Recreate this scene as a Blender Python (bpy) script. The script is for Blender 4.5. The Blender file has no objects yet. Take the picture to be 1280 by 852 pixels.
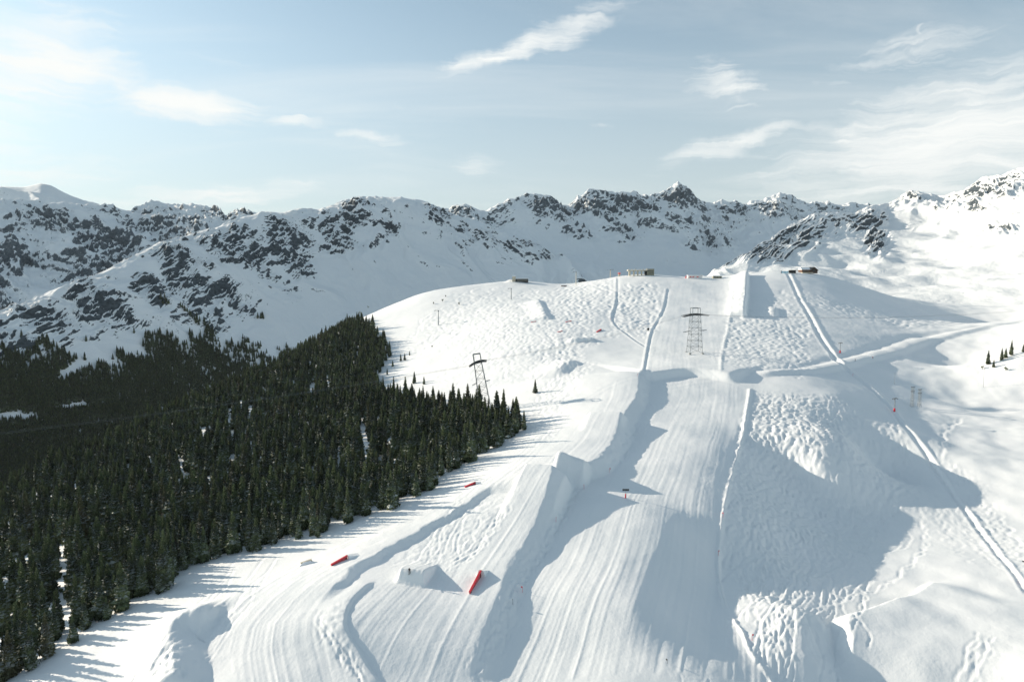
import bpy, bmesh, math, random
import numpy as np
from mathutils import Vector, Matrix

# ------------------------------------------------------------------ camera, sky, sun, exposure
scene = bpy.context.scene
COL = scene.collection
W0, H0, FPX = 1280.0, 852.0, 853.0
PITCH = math.radians(5.1)
cam_data = bpy.data.cameras.new('camera')
cam_data.sensor_width = 36.0
cam_data.lens = 36.0 * FPX / W0
cam_data.clip_start = 1.0
cam_data.clip_end = 60000.0
cam = bpy.data.objects.new('camera', cam_data)
cam.location = (0, 0, 0)
cam.rotation_euler = (math.pi / 2 - PITCH, 0, 0)
COL.objects.link(cam)
scene.camera = cam

SUN_AZ = math.radians(-68)          # from +Y (view direction) towards +X
SUN_EL = math.radians(17.3)
SUNV = Vector((math.sin(SUN_AZ) * math.cos(SUN_EL), math.cos(SUN_AZ) * math.cos(SUN_EL), math.sin(SUN_EL)))
sun_data = bpy.data.lights.new('sun', 'SUN')
sun_data.energy = 4.65
sun_data.angle = math.radians(0.55)
sun_data.color = (1.0, 0.875, 0.72)
sun = bpy.data.objects.new('sun', sun_data)
sun.rotation_euler = SUNV.to_track_quat('Z', 'Y').to_euler()
sun.location = (-300, 100, 300)
COL.objects.link(sun)

scene.cycles.max_bounces = 5
scene.cycles.diffuse_bounces = 3
scene.cycles.glossy_bounces = 2
scene.cycles.caustics_reflective = False
scene.cycles.caustics_refractive = False
scene.view_settings.view_transform = 'Standard'
scene.view_settings.look = 'None'
scene.view_settings.exposure = 0.5
scene.view_settings.gamma = 1.0
scene.view_settings.use_curve_mapping = False


def pixdir(u, v):
    """azimuth (from +Y to +X) and tangent of the elevation of a direction of view"""
    a, b = (u - W0 / 2) / FPX, -(v - H0 / 2) / FPX
    y = math.cos(PITCH) + b * math.sin(PITCH)
    z = -math.sin(PITCH) + b * math.cos(PITCH)
    return math.atan2(a, y), z / math.hypot(a, y), a / y, z / y


class NT:
    """small helper round a node tree"""
    def __init__(s, tree):
        s.t = tree
    def n(s, kind, **kw):
        nd = s.t.nodes.new(kind)
        for k, val in kw.items():
            if k.startswith('in_'):
                key = k[3:]
                key = int(key) if key.isdigit() else key.replace('_', ' ')
                if isinstance(val, bpy.types.NodeSocket):
                    s.t.links.new(val, nd.inputs[key])
                else:
                    nd.inputs[key].default_value = val
            else:
                setattr(nd, k, val)
        return nd
    def m(s, op, a, b=None, c=None, clamp=False):
        nd = s.n('ShaderNodeMath', operation=op, use_clamp=clamp)
        for i, x in enumerate((a, b, c)):
            if x is None: continue
            if isinstance(x, bpy.types.NodeSocket): s.t.links.new(x, nd.inputs[i])
            else: nd.inputs[i].default_value = x
        return nd.outputs[0]
    def mix(s, fac, a, b, blend='MIX'):
        nd = s.n('ShaderNodeMix', data_type='RGBA', blend_type=blend)
        for i, x in ((0, fac), (6, a), (7, b)):
            if isinstance(x, bpy.types.NodeSocket): s.t.links.new(x, nd.inputs[i])
            elif i == 0: nd.inputs[i].default_value = x
            else: nd.inputs[i].default_value = (*x[:3], 1)
        return nd.outputs[2]
    def ss(s, x, lo, hi, out0=0.0, out1=1.0):
        nd = s.n('ShaderNodeMapRange', interpolation_type='SMOOTHSTEP')
        s.t.links.new(x, nd.inputs[0])
        for i, q in ((1, lo), (2, hi), (3, out0), (4, out1)): nd.inputs[i].default_value = q
        return nd.outputs[0]
    def link(s, a, b):
        s.t.links.new(a, b)


def build_world():
    w = bpy.data.worlds.new('World')
    scene.world = w
    w.use_nodes = True
    t = NT(w.node_tree)
    w.node_tree.nodes.clear()
    sky = t.n('ShaderNodeTexSky', sky_type='NISHITA')
    sky.sun_disc = False
    sky.sun_elevation = SUN_EL
    sky.sun_rotation = SUN_AZ
    sky.altitude = 2000
    sky.air_density = 1.0
    sky.dust_density = 2.5
    sky.ozone_density = 1.0
    hs = t.n('ShaderNodeHueSaturation', in_Saturation=0.62, in_Value=1.0, in_Color=sky.outputs[0])
    grade = t.mix(1.0, hs.outputs[0], (0.85, 0.985, 0.955), 'MULTIPLY')
    # thin high cloud veil everywhere: fills in the dark zenith and evens the blue
    tc = t.n('ShaderNodeTexCoord')
    sep = t.n('ShaderNodeSeparateXYZ', in_0=tc.outputs['Generated'])
    X, Y, Z = sep.outputs
    zc = t.m('MAXIMUM', Z, 0.02)
    den = t.m('ADD', zc, 0.12)
    px = t.m('DIVIDE', X, den)
    py = t.m('DIVIDE', Y, den)
    pc = t.n('ShaderNodeCombineXYZ', in_0=px, in_1=py, in_2=0.0)
    mp = t.n('ShaderNodeMapping', in_Vector=pc.outputs[0])
    mp.inputs['Rotation'].default_value = (0, 0, math.radians(-25))
    mp.inputs['Scale'].default_value = (0.45, 1.5, 1)
    n1 = t.n('ShaderNodeTexNoise', in_Vector=mp.outputs[0], in_Scale=0.9, in_Detail=7.0, in_Roughness=0.6, in_Distortion=0.9)
    veil = t.ss(n1.outputs[0], 0.45, 0.85, 0.0, 0.38)
    up = t.ss(Z, 0.0, 0.05)
    # azimuth / elevation coordinates for single clouds
    az = t.m('ARCTAN2', X, Y)
    el = t.m('ARCSINE', Z)
    ae = t.n('ShaderNodeCombineXYZ', in_0=az, in_1=el, in_2=0.0)
    clouds = [  # u, v, half length, half height (pixels of 853 per radian), tilt deg, density
        (665, 52, 185, 24, 17, 1.0), (610, 75, 110, 18, 17, 1.0), (240, 130, 130, 30, 0, 1.2), (45, 75, 130, 75, 20, 1.1), (150, 105, 150, 40, -14, 0.7), (372, 151, 70, 15, 0, 0.95),
        (920, 178, 125, 20, 15, 0.9), (903, 108, 75, 36, -20, 0.85), (1145, 62, 130, 26, 4, 0.7), (1180, 175, 270, 95, 10, 1.1),
        (592, 205, 62, 20, 0, 0.65), (468, 173, 55, 15, -8, 0.7), (255, 242, 160, 22, 6, 0.9), (60, 215, 140, 30, 4, 0.55),
        (1110, 235, 190, 26, 2, 0.8), (330, 95, 220, 22, -12, 0.35), (1040, 105, 90, 10, -6, 0.4), (750, 155, 18, 7, 0, 0.35),
        (500, 130, 200, 14, -14, 0.25), (-60, 150, 130, 50, 10, 0.7), (1420, 130, 180, 60, 8, 0.8),
    ]
    wn = t.n('ShaderNodeTexNoise', in_Vector=ae.outputs[0], in_Scale=9.0, in_Detail=5.0, in_Roughness=0.62)
    wv = t.n('ShaderNodeVectorMath', operation='SUBTRACT', in_0=wn.outputs[1])
    wv.inputs[1].default_value = (0.5, 0.5, 0.5)
    ws = t.n('ShaderNodeVectorMath', operation='MULTIPLY', in_0=wv.outputs[0])
    ws.inputs[1].default_value = (0.13, 0.045, 0)
    wp = t.n('ShaderNodeVectorMath', operation='ADD', in_0=ae.outputs[0], in_1=ws.outputs[0])
    # fibres drawn out along the wind
    fm = t.n('ShaderNodeMapping', in_Vector=wp.outputs[0])
    fm.inputs['Rotation'].default_value = (0, 0, math.radians(-14))
    fm.inputs['Scale'].default_value = (6, 60, 1)
    fn = t.n('ShaderNodeTexNoise', in_Vector=fm.outputs[0], in_Scale=1.0, in_Detail=6.0, in_Roughness=0.6, in_Distortion=0.7)
    total = None
    for k, (u, v, a, b, tilt, dens) in enumerate(clouds):
        th, te, _, _ = pixdir(u, v)
        ce = math.atan(te)
        m2 = t.n('ShaderNodeMapping', vector_type='TEXTURE', in_Vector=wp.outputs[0])
        m2.inputs['Location'].default_value = (th, ce, 0)
        m2.inputs['Rotation'].default_value = (0, 0, math.radians(tilt))
        m2.inputs['Scale'].default_value = (a / FPX, b / FPX, 1)
        ln = t.n('ShaderNodeVectorMath', operation='LENGTH', in_0=m2.outputs[0])
        q = t.ss(ln.outputs['Value'], -0.1, 1.2, dens, 0.0)
        total = q if total is None else t.m('MAXIMUM', total, q)
    fib = t.m('ADD', t.m('MULTIPLY', fn.outputs[0], 1.5), -0.75)
    total = t.m('MULTIPLY', t.ss(t.m('ADD', total, t.m('MULTIPLY', fib, 1.1)), 0.12, 1.25), t.ss(total, 0.0, 0.35))
    cl = t.m('MAXIMUM', total, veil)
    cl = t.m('MULTIPLY', cl, up)
    # paler towards the horizon (thin high haze of the far air)
    hor = t.ss(Z, 0.02, 0.40, 0.72, 0.0)
    base = t.mix(hor, grade, CLOUD_H)
    colr = t.mix(cl, base, CLOUD)
    # pale daytime moon
    th, te, _, _ = pixdir(1152, 36)
    ce = math.atan(te)
    def disc(dx, dy, r):
        m2 = t.n('ShaderNodeVectorMath', operation='SUBTRACT', in_0=ae.outputs[0])
        m2.inputs[1].default_value = (th + dx, ce + dy, 0)
        l2 = t.n('ShaderNodeVectorMath', operation='LENGTH', in_0=m2.outputs[0])
        return t.ss(l2.outputs['Value'], r * 0.8, r * 1.1, 1.0, 0.0)
    moon = t.m('SUBTRACT', disc(0, 0, 0.0062), disc(0.0035, -0.0006, 0.0062), clamp=True)
    colr = t.mix(t.m('MULTIPLY', moon, 0.3), colr, CLOUD)
    bg = t.n('ShaderNodeBackground', in_Color=colr, in_Strength=SKY_STRENGTH)
    out = t.n('ShaderNodeOutputWorld')
    t.link(bg.outputs[0], out.inputs[0])

HAZE = 1.3e-5
SKY_STRENGTH = 0.137
CLOUD = (5.1, 5.2, 5.1)
CLOUD_H = (3.0, 3.2, 3.2)
build_world()

# ------------------------------------------------------------------ noise
def _hash(ix, iy, seed):
    h = (ix.astype(np.int64) * 374761393 + iy.astype(np.int64) * 668265263 + seed * 974634541) & 0xffffffff
    h = ((h ^ (h >> 13)) * 1274126177) & 0xffffffff
    h = h ^ (h >> 16)
    return h

def gnoise(x, y, seed=0):
    """gradient noise in about -1..1"""
    x = np.asarray(x, dtype=np.float64); y = np.asarray(y, dtype=np.float64)
    ix = np.floor(x); iy = np.floor(y)
    fx = x - ix; fy = y - iy
    ux = fx * fx * fx * (fx * (fx * 6 - 15) + 10); uy = fy * fy * fy * (fy * (fy * 6 - 15) + 10)
    def g(ox, oy):
        a = _hash(ix + ox, iy + oy, seed) * (2 * math.pi / 4294967296.0)
        return np.cos(a) * (fx - ox) + np.sin(a) * (fy - oy)
    n00, n10, n01, n11 = g(0, 0), g(1, 0), g(0, 1), g(1, 1)
    return ((n00 * (1 - ux) + n10 * ux) * (1 - uy) + (n01 * (1 - ux) + n11 * ux) * uy) * 1.5

def fbm(x, y, oct=4, seed=0, gain=0.5):
    r = 0; a = 1.0; f = 1.0
    for o in range(oct):
        r = r + a * gnoise(x * f, y * f, seed + o * 17)
        a *= gain; f *= 2.03
    return r

def ridged(x, y, oct=4, seed=0, gain=0.5):
    r = 0; a = 1.0; f = 1.0; w = 1.0
    for o in range(oct):
        n = 1 - np.abs(gnoise(x * f, y * f, seed + o * 31)) * 1.6
        n = np.clip(n, 0, 1) ** 2
        r = r + a * n * w
        w = np.clip(n * 1.5, 0, 1)
        a *= gain; f *= 2.07
    return r

def sstep(x, lo, hi):
    q = np.clip((x - lo) / (hi - lo), 0, 1)
    return q * q * (3 - 2 * q)

# ------------------------------------------------------------------ materials
def new_mat(name):
    m = bpy.data.materials.new(name)
    m.use_nodes = True
    t = NT(m.node_tree)
    b = m.node_tree.nodes['Principled BSDF']
    return m, t, b

def flat_mat(name, col, rough=0.6, metal=0.0, var=0.25, scale=1.5):
    m, t, b = new_mat(name)
    tc = t.n('ShaderNodeTexCoord')
    nz = t.n('ShaderNodeTexNoise', in_Vector=tc.outputs['Object'], in_Scale=scale, in_Detail=5.0)
    c = t.mix(t.ss(nz.outputs[0], 0.3, 0.7), [x * (1 - var) for x in col], [min(1, x * (1 + var)) for x in col])
    t.link(c, b.inputs['Base Color'])
    b.inputs['Roughness'].default_value = rough
    b.inputs['Metallic'].default_value = metal
    return m

def snow_mat():
    m, t, b = new_mat('snow')
    g = t.n('ShaderNodeNewGeometry')
    n1 = t.n('ShaderNodeTexNoise', in_Vector=g.outputs['Position'], in_Scale=0.03, in_Detail=4.0)
    c = t.mix(t.ss(n1.outputs[0], 0.3, 0.7), (0.86, 0.88, 0.875), (0.895, 0.905, 0.90))
    t.link(c, b.inputs['Base Color'])
    b.inputs['Roughness'].default_value = 0.55
    b.inputs['Specular IOR Level'].default_value = 0.25
    n2 = t.n('ShaderNodeTexNoise', in_Vector=g.outputs['Position'], in_Scale=1.1, in_Detail=6.0, in_Roughness=0.6)
    bp = t.n('ShaderNodeBump', in_Height=n2.outputs[0], in_Strength=0.35, in_Distance=0.25)
    t.link(bp.outputs[0], b.inputs['Normal'])
    return m

def mountain_mat(name, tone=1.0):
    """snow, broken by rock where the face is steep or where the 'rock' attribute says crags stand"""
    m, t, b = new_mat(name)
    g = t.n('ShaderNodeNewGeometry')
    at = t.n('ShaderNodeAttribute', attribute_name='rock')
    sp = t.n('ShaderNodeSeparateXYZ', in_0=g.outputs['Normal'])
    mp = t.n('ShaderNodeMapping', in_Vector=g.outputs['Position'])
    mp.inputs['Scale'].default_value = (1, 1, 1.6)
    n1 = t.n('ShaderNodeTexNoise', in_Vector=mp.outputs[0], in_Scale=0.022, in_Detail=9.0, in_Roughness=0.68, in_Distortion=0.6)
    n2 = t.n('ShaderNodeTexNoise', in_Vector=mp.outputs[0], in_Scale=0.075, in_Detail=6.0, in_Roughness=0.7)
    n4 = t.n('ShaderNodeTexNoise', in_Vector=mp.outputs[0], in_Scale=0.16, in_Detail=5.0, in_Roughness=0.7)
    q = t.m('ADD', t.m('ADD', t.m('MULTIPLY', n1.outputs[0], 0.30), t.m('MULTIPLY', n4.outputs[0], 0.40)), t.m('MULTIPLY', n2.outputs[0], 0.45))
    steep = t.ss(sp.outputs[2], 0.52, 0.90, 0.20, -0.10)
    q = t.m('ADD', q, steep)
    q = t.m('ADD', q, t.m('MULTIPLY', at.outputs['Fac'], 0.135))
    f = t.ss(q, 0.728, 0.775)
    n3 = t.n('ShaderNodeTexNoise', in_Vector=mp.outputs[0], in_Scale=0.12, in_Detail=5.0)
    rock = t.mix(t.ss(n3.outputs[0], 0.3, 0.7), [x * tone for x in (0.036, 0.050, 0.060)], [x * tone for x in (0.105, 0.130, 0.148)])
    c = t.mix(f, (0.875, 0.895, 0.89), rock)
    t.link(c, b.inputs['Base Color'])
    b.inputs['Roughness'].default_value = 0.75
    b.inputs['Specular IOR Level'].default_value = 0.15
    h = t.m('ADD', t.m('MULTIPLY', n1.outputs[0], 0.6), t.m('MULTIPLY', n2.outputs[0], 0.35))
    bp = t.n('ShaderNodeBump', in_Height=h, in_Strength=0.5, in_Distance=9.0)
    t.link(bp.outputs[0], b.inputs['Normal'])
    return m

SNOW = snow_mat()

# ------------------------------------------------------------------ mesh helpers
def grid_mesh(name, X, Y, Z, mat, attrs=None):
    nr, nc = X.shape
    co = np.stack([X, Y, Z], -1).reshape(-1, 3).astype(np.float32)
    idx = np.arange(nr * nc).reshape(nr, nc)
    q = np.stack([idx[:-1, :-1], idx[:-1, 1:], idx[1:, 1:], idx[1:, :-1]], -1).reshape(-1, 4)
    me = bpy.data.meshes.new(name)
    me.vertices.add(len(co)); me.vertices.foreach_set('co', co.ravel())
    me.loops.add(q.size); me.loops.foreach_set('vertex_index', q.ravel().astype(np.int32))
    me.polygons.add(len(q))
    me.polygons.foreach_set('loop_start', np.arange(0, q.size, 4, dtype=np.int32))
    me.polygons.foreach_set('use_smooth', np.ones(len(q), dtype=bool))
    me.update(calc_edges=True)
    for k, a in (attrs or {}).items():
        at = me.attributes.new(k, 'FLOAT', 'POINT')
        at.data.foreach_set('value', a.ravel().astype(np.float32))
    me.materials.append(mat)
    o = bpy.data.objects.new(name, me)
    COL.objects.link(o)
    return o

# ------------------------------------------------------------------ near terrain
NC, NR = 940, 860
TH = np.linspace(math.radians(-46), math.radians(46), NC)
LR = np.linspace(math.log(95.0), math.log(1230.0), NR)
RR = np.exp(LR)
GT, GR = np.meshgrid(TH, RR)
GX, GY = GR * np.sin(GT), GR * np.cos(GT)

CP = []
def P(u, v, d, dz=0.0):
    _, _, ax, az = pixdir(u, v)
    CP.append((ax * d, d, az * d + dz))
def Wp(x, y, z):
    CP.append((x, y, z))
#@@CONTROLS
for c in [
    # foot of the picture
    (20, 852, 157), (200, 852, 151), (400, 852, 147), (600, 852, 151), (760, 852, 150), (900, 852, 152), (1000, 852, 162), (1100, 852, 168), (1280, 852, 160), (1400, 852, 154),
    (150, 775, 181), (300, 780, 168), (450, 780, 167), (620, 780, 172), (720, 780, 174), (850, 780, 181), (930, 780, 186), (1000, 780, 183), (1140, 780, 190), (1280, 780, 190),
    (235, 715, 213), (330, 720, 200), (400, 690, 217), (500, 700, 207), (620, 700, 207), (700, 700, 211), (800, 700, 214), (860, 700, 217), (898, 700, 221), (940, 640, 254), (1000, 640, 281), (1080, 640, 294), (1150, 620, 307), (1000, 740, 206), (1000, 700, 235), (1080, 700, 239), (1160, 690, 246), (1280, 720, 220),
    (470, 650, 238), (560, 612, 276), (650, 610, 258), (740, 605, 264), (820, 600, 270), (905, 600, 277), (1000, 600, 316), (1100, 600, 344), (1180, 600, 325), (1280, 600, 318),
    (600, 575, 312), (800, 560, 311), (880, 560, 312), (915, 560, 314), (820, 640, 241), (892, 640, 243), (665, 530, 372), (760, 530, 350), (860, 530, 352), (925, 530, 356), (960, 505, 396), (1000, 530, 358), (1060, 540, 346), (1020, 565, 317), (1100, 522, 400), (1140, 540, 375), (1170, 580, 347), (1200, 620, 313), (1160, 545, 385), (1280, 530, 405),
    (690, 480, 450), (760, 480, 430), (850, 480, 430), (935, 480, 433), (1045, 490, 420), (1120, 505, 438), (1195, 500, 472), (1280, 490, 470),
    (650, 440, 545), (760, 440, 530), (868, 440, 525), (960, 440, 528), (1060, 450, 525), (1150, 440, 600), (1200, 460, 570), (1235, 455, 510), (1280, 440, 505),
    (550, 405, 735), (650, 400, 665), (770, 400, 650), (860, 400, 650), (960, 400, 652), (1040, 400, 665), (1150, 400, 770), (1280, 402, 830),
    (520, 375, 855), (600, 360, 885), (700, 367, 815), (770, 362, 805), (900, 362, 805), (1000, 360, 808), (1080, 372, 835),
    (530, 366, 905), (585, 357, 930), (640, 351, 945), (710, 357, 900), (745, 350, 905), (800, 343, 905), (870, 346, 910), (940, 342, 905), (990, 339, 905), (1040, 347, 935), (1130, 373, 985), (1200, 381, 1010), (1290, 385, 1020),
]:
    P(*c)
for c in [
    # wooded flank falling to the valley on the left
    (-135, 150, -104), (-165, 200, -111), (-200, 250, -118), (-230, 300, -124), (-322, 430, -142), (-128, 320, -108), (-100, 450, -95), (-85, 560, -80), (-128, 680, -70), (-170, 800, -55),
    (-170, 440, -108), (-180, 560, -98), (-289, 560, -120), (-200, 830, -56), (-240, 700, -90), (-180, 870, -45), (-240, 940, -75),
    (-420, 500, -200), (-400, 640, -195), (-340, 800, -165), (-330, 950, -165), (-450, 800, -235), (-520, 600, -255), (-650, 900, -280), (-500, 1150, -250), (-350, 1180, -210),
    (-300, 280, -155), (-350, 200, -175), (-250, 150, -150), (-120, 95, -100), (0, 95, -100), (120, 95, -108), (-900, 900, -300),
    # behind the crest
    (-150, 1030, -70), (-60, 1040, -55), (50, 1040, -35), (180, 1040, -30), (300, 1050, -20), (420, 1050, -30), (-150, 1200, -130), (50, 1200, -100), (250, 1200, -70), (450, 1200, -55), (700, 1100, -40), (850, 900, -10),
    (700, 800, 0), (520, 620, -30), (420, 420, -70), (380, 330, -85), (300, 220, -95),
]:
    Wp(*c)

def tps(cp, X, Y):
    c = np.array(cp); S = 100.0
    p = c[:, :2] / S; n = len(p)
    def ker(r2):
        return 0.5 * r2 * np.log(r2 + 1e-9)
    d2 = ((p[:, None, :] - p[None, :, :]) ** 2).sum(-1)
    A = np.zeros((n + 3, n + 3))
    A[:n, :n] = ker(d2) + np.eye(n) * 0.02
    A[:n, n] = 1; A[:n, n + 1:] = p
    A[n, :n] = 1; A[n + 1:, :n] = p.T
    b = np.zeros(n + 3); b[:n] = c[:, 2]
    w = np.linalg.solve(A, b)
    xs, ys = (X / S).astype(np.float32), (Y / S).astype(np.float32)
    out = np.zeros(X.shape, dtype=np.float32) + np.float32(w[n]) + xs * np.float32(w[n + 1]) + ys * np.float32(w[n + 2])
    for i in range(n):
        r2 = (xs - np.float32(p[i, 0])) ** 2 + (ys - np.float32(p[i, 1])) ** 2
        out += np.float32(w[i]) * (0.5 * r2 * np.log(r2 + np.float32(1e-9)))
    return out.astype(np.float64)

GZ = tps(CP, GX, GY)

def height(x, y):
    """height of the near terrain (bilinear)"""
    x = np.asarray(x, dtype=np.float64); y = np.asarray(y, dtype=np.float64)
    ft = (np.arctan2(x, y) - TH[0]) / (TH[1] - TH[0])
    fr = (np.log(np.hypot(x, y)) - LR[0]) / (LR[1] - LR[0])
    ft = np.clip(ft, 0, NC - 1.001); fr = np.clip(fr, 0, NR - 1.001)
    i, j = fr.astype(int), ft.astype(int)
    a, b = fr - i, ft - j
    return (GZ[i, j] * (1 - a) + GZ[i + 1, j] * a) * (1 - b) + (GZ[i, j + 1] * (1 - a) + GZ[i + 1, j + 1] * a) * b

def ground(u, v):
    """first point of the near terrain seen in a direction"""
    th, te, _, _ = pixdir(u, v)
    h = height(RR * math.sin(th), RR * math.cos(th)) - RR * te
    k = np.nonzero(h >= 0)[0]
    i = int(k[0]) if len(k) else int(np.argmax(h))
    if i == 0: r = RR[0]
    elif not len(k): r = RR[i]
    else:
        q = h[i - 1] / (h[i - 1] - h[i]); r = RR[i - 1] + q * (RR[i] - RR[i - 1])
    return np.array([r * math.sin(th), r * math.cos(th), r * te])

def smooth_line(pts, step=1.5):
    """Catmull-Rom through world points, evenly sampled"""
    p = np.array(pts, dtype=float)
    p = np.vstack([2 * p[0] - p[1], p, 2 * p[-1] - p[-2]])
    out = []
    for i in range(1, len(p) - 2):
        n = max(2, int(np.linalg.norm(p[i + 1] - p[i]) / step))
        t = np.linspace(0, 1, n, endpoint=False)[:, None]
        out.append(0.5 * (2 * p[i] + (p[i + 1] - p[i - 1]) * t + (2 * p[i - 1] - 5 * p[i] + 4 * p[i + 1] - p[i + 2]) * t ** 2 + (3 * p[i] - p[i - 1] - 3 * p[i + 1] + p[i + 2]) * t ** 3))
    out.append(p[-2:-1])
    return np.vstack(out)

def wline(uv, step=2.5):
    return smooth_line([ground(u, v)[:2] for u, v in uv], step)

def near_line(L, reach):
    """grid subset near a line, signed distance (positive = right of the direction of travel seen from above reversed: screen right for lines drawn towards the viewer), run fraction"""
    x0, y0 = L.min(0) - reach; x1, y1 = L.max(0) + reach
    sel = np.nonzero((GX > x0) & (GX < x1) & (GY > y0) & (GY < y1))
    x, y = GX[sel], GY[sel]
    best = np.full(len(x), 1e18); sgn = np.zeros(len(x)); run = np.zeros(len(x))
    seg = np.diff(L, axis=0); ln = np.hypot(seg[:, 0], seg[:, 1]); cum = np.concatenate([[0], np.cumsum(ln)])
    for i in range(len(seg)):
        if ln[i] < 1e-6: continue
        dx, dy = x - L[i, 0], y - L[i, 1]
        t = np.clip((dx * seg[i, 0] + dy * seg[i, 1]) / ln[i] ** 2, 0, 1)
        ex, ey = dx - t * seg[i, 0], dy - t * seg[i, 1]
        d = ex * ex + ey * ey
        cr = seg[i, 0] * dy - seg[i, 1] * dx
        m = d < best
        best[m] = d[m]; sgn[m] = np.where(cr[m] >= 0, 1.0, -1.0); run[m] = (cum[i] + t[m] * ln[i])
    return sel, np.sqrt(best) * sgn, run / cum[-1], cum[-1]

def ends(run, total, a=8.0, b=None):
    b = a if b is None else b
    return sstep(run * total, 0, a) * sstep((1 - run) * total, 0, b)

def ridge(uv, h, w, off=0.0, taper=8.0, rough=0.0, seed=1):
    L = wline(uv)
    sel, sd, run, tot = near_line(L, w * 4 + abs(off))
    k_ = np.clip(GR[sel] / 480.0, 0.45, 1.4)
    a = h * np.clip(k_, 0.55, 1.2) * np.exp(-((sd - off * k_) / (w * k_)) ** 2) * ends(run, tot, taper)
    if rough: a = a * (1 + rough * fbm(GX[sel] / (w * 2.2), GY[sel] / (w * 2.2), 3, seed))
    GZ[sel] += a

def bank(uv, h, w, back=30.0, side=-1, taper=12.0, rough=0.0, seed=2):
    """raised ground on one side of a line (side -1: screen left of a line drawn towards the viewer) ending in a slope of width w"""
    L = wline(uv)
    sel, sd, run, tot = near_line(L, max(back * 2.6, w * 2))
    s = sd * side
    if rough: s = s + rough * fbm(GX[sel] / 9.0, GY[sel] / 9.0, 3, seed)
    if not np.isscalar(h): h = np.interp(run, np.linspace(0, 1, len(h)), h)
    pl = np.clip((s + w) / w, 0, 1)
    a = h * (0.72 * pl + 0.28 * sstep(s, -w, 0.0)) * np.exp(-(np.clip(s, 0, None) / back) ** 2) * ends(run, tot, taper)
    GZ[sel] += a

def mound(u, v, ang, fwd, back, left, right, h, edge=2.0, seed=0, fpow=1.0):
    """wedge-shaped snow body: crest at the picked point, fwd = run on the down side, back = run on the up side"""
    g = ground(u, v)
    c, s = math.cos(ang), math.sin(ang)
    R = max(fwd, back, left, right) + 12
    sel = np.nonzero((np.abs(GX - g[0]) < R) & (np.abs(GY - g[1]) < R))
    dx, dy = GX[sel] - g[0], GY[sel] - g[1]
    b = dx * c + dy * s          # across (to the right)
    a = dx * s - dy * c          # down (towards the viewer)
    pa = np.where(a > 0, np.clip(1 - a / fwd, 0, 1) ** fpow, np.clip(1 + a / back, 0, 1))
    pa = pa * pa * (3 - 2 * pa) * 0.5 + pa * 0.5
    pb = sstep(b, -left - edge, -left + edge) * sstep(-b, -right - edge, -right + edge)
    GZ[sel] += h * pa * pb

def inpoly(poly, x, y):
    inside = np.zeros(x.shape, dtype=bool)
    j = len(poly) - 1
    for i in range(len(poly)):
        xi, yi = poly[i][:2]; xj, yj = poly[j][:2]
        c = ((yi > y) != (yj > y)) & (x < (xj - xi) * (y - yi) / (yj - yi + 1e-12) + xi)
        inside ^= c; j = i
    return inside

def blur(a, n=1):
    for _ in range(n):
        a = (np.roll(a, 1, 0) + np.roll(a, -1, 0) + 2 * a) * 0.25
        a = (np.roll(a, 1, 1) + np.roll(a, -1, 1) + 2 * a) * 0.25
    return a

def polymask(uv, soft=4):
    poly = [ground(u, v)[:2] for u, v in uv]
    return blur(inpoly(poly, GX, GY).astype(float), soft)

#@@FEATURES
GZ += fbm(GX / 55.0, GY / 55.0, 3, 4) * 0.7
# knuckles, kickers and banks of the terrain park
bank([(800, 468), (796, 500), (783, 521), (768, 556), (742, 588), (700, 600), (684, 640), (660, 688), (640, 716), (625, 750), (603, 800), (578, 870)], [4.5, 4.0, 4.0, 4.6, 4.6, 3.0, 2.0], 7.0, 70, -1, 12, 0.6)
bank([(800, 467), (860, 468), (928, 478)], 4.5, 6.0, 36, 1, 10)
mound(758, 522, math.radians(-14), 26, 7, 10, 9, 3.2, 2.0)
mound(682, 600, math.radians(-16), 34, 9, 9, 9, 5.5, 1.4)
mound(718, 594, math.radians(-16), 9, 9, 8, 5, 6.5, 1.5)
mound(515, 726, math.radians(-12), 2.6, 13, 4.0, 4.2, 3.4, 0.7)
bank([(275, 776), (244, 781), (219, 795), (213, 815), (217, 842), (220, 880)], 4.4, 8.0, 8, -1, 6, 0.25)
bank([(655, 602), (612, 614), (585, 632), (555, 648), (520, 670), (481, 690), (449, 709), (421, 731), (400, 760)], 1.4, 3.0, 15, -1, 14, 1.3)
bank([(470, 724), (445, 744), (430, 770), (432, 791), (451, 822), (480, 865)], 0.65, 0.9, 6, -1, 5, 0.3)
# the piste rolls over to the right
bank([(856, 630), (838, 660), (822, 700), (806, 740), (790, 785), (775, 830)], 5.5, 20.0, 36, -1, 26)
# snow wall and trench at the head of the piste
bank([(934, 344), (932, 372), (930, 397)], 7.0, 3.0, 14, -1, 6, 0.5)
bank([(969, 384), (968, 398)], 2.6, 4.0, 12, -1, 8, 0.3)
# gully and pillow of snow in the lower right corner
bank([(1182, 726), (1150, 752), (1100, 772), (1064, 784), (1064, 812), (1074, 860)], 4.0, 4.5, 40, 1, 16, 0.5)
bank([(1020, 765), (1002, 790), (1000, 830), (1010, 870)], 4.0, 9.0, 16, -1, 12, 1.2)
# park features further up
mound(730, 426, 0.0, 4, 12, 12, 8, 3.0, 2)
bank([(724, 452), (708, 458), (694, 470)], 3.0, 9.0, 14, -1, 8, 0.5)
bank([(672, 376), (678, 388), (684, 400)], 3.0, 6.0, 12, -1, 8, 0.5)
mound(645, 352, 0.0, 16, 8, 12, 10, 3.0, 5)
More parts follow.
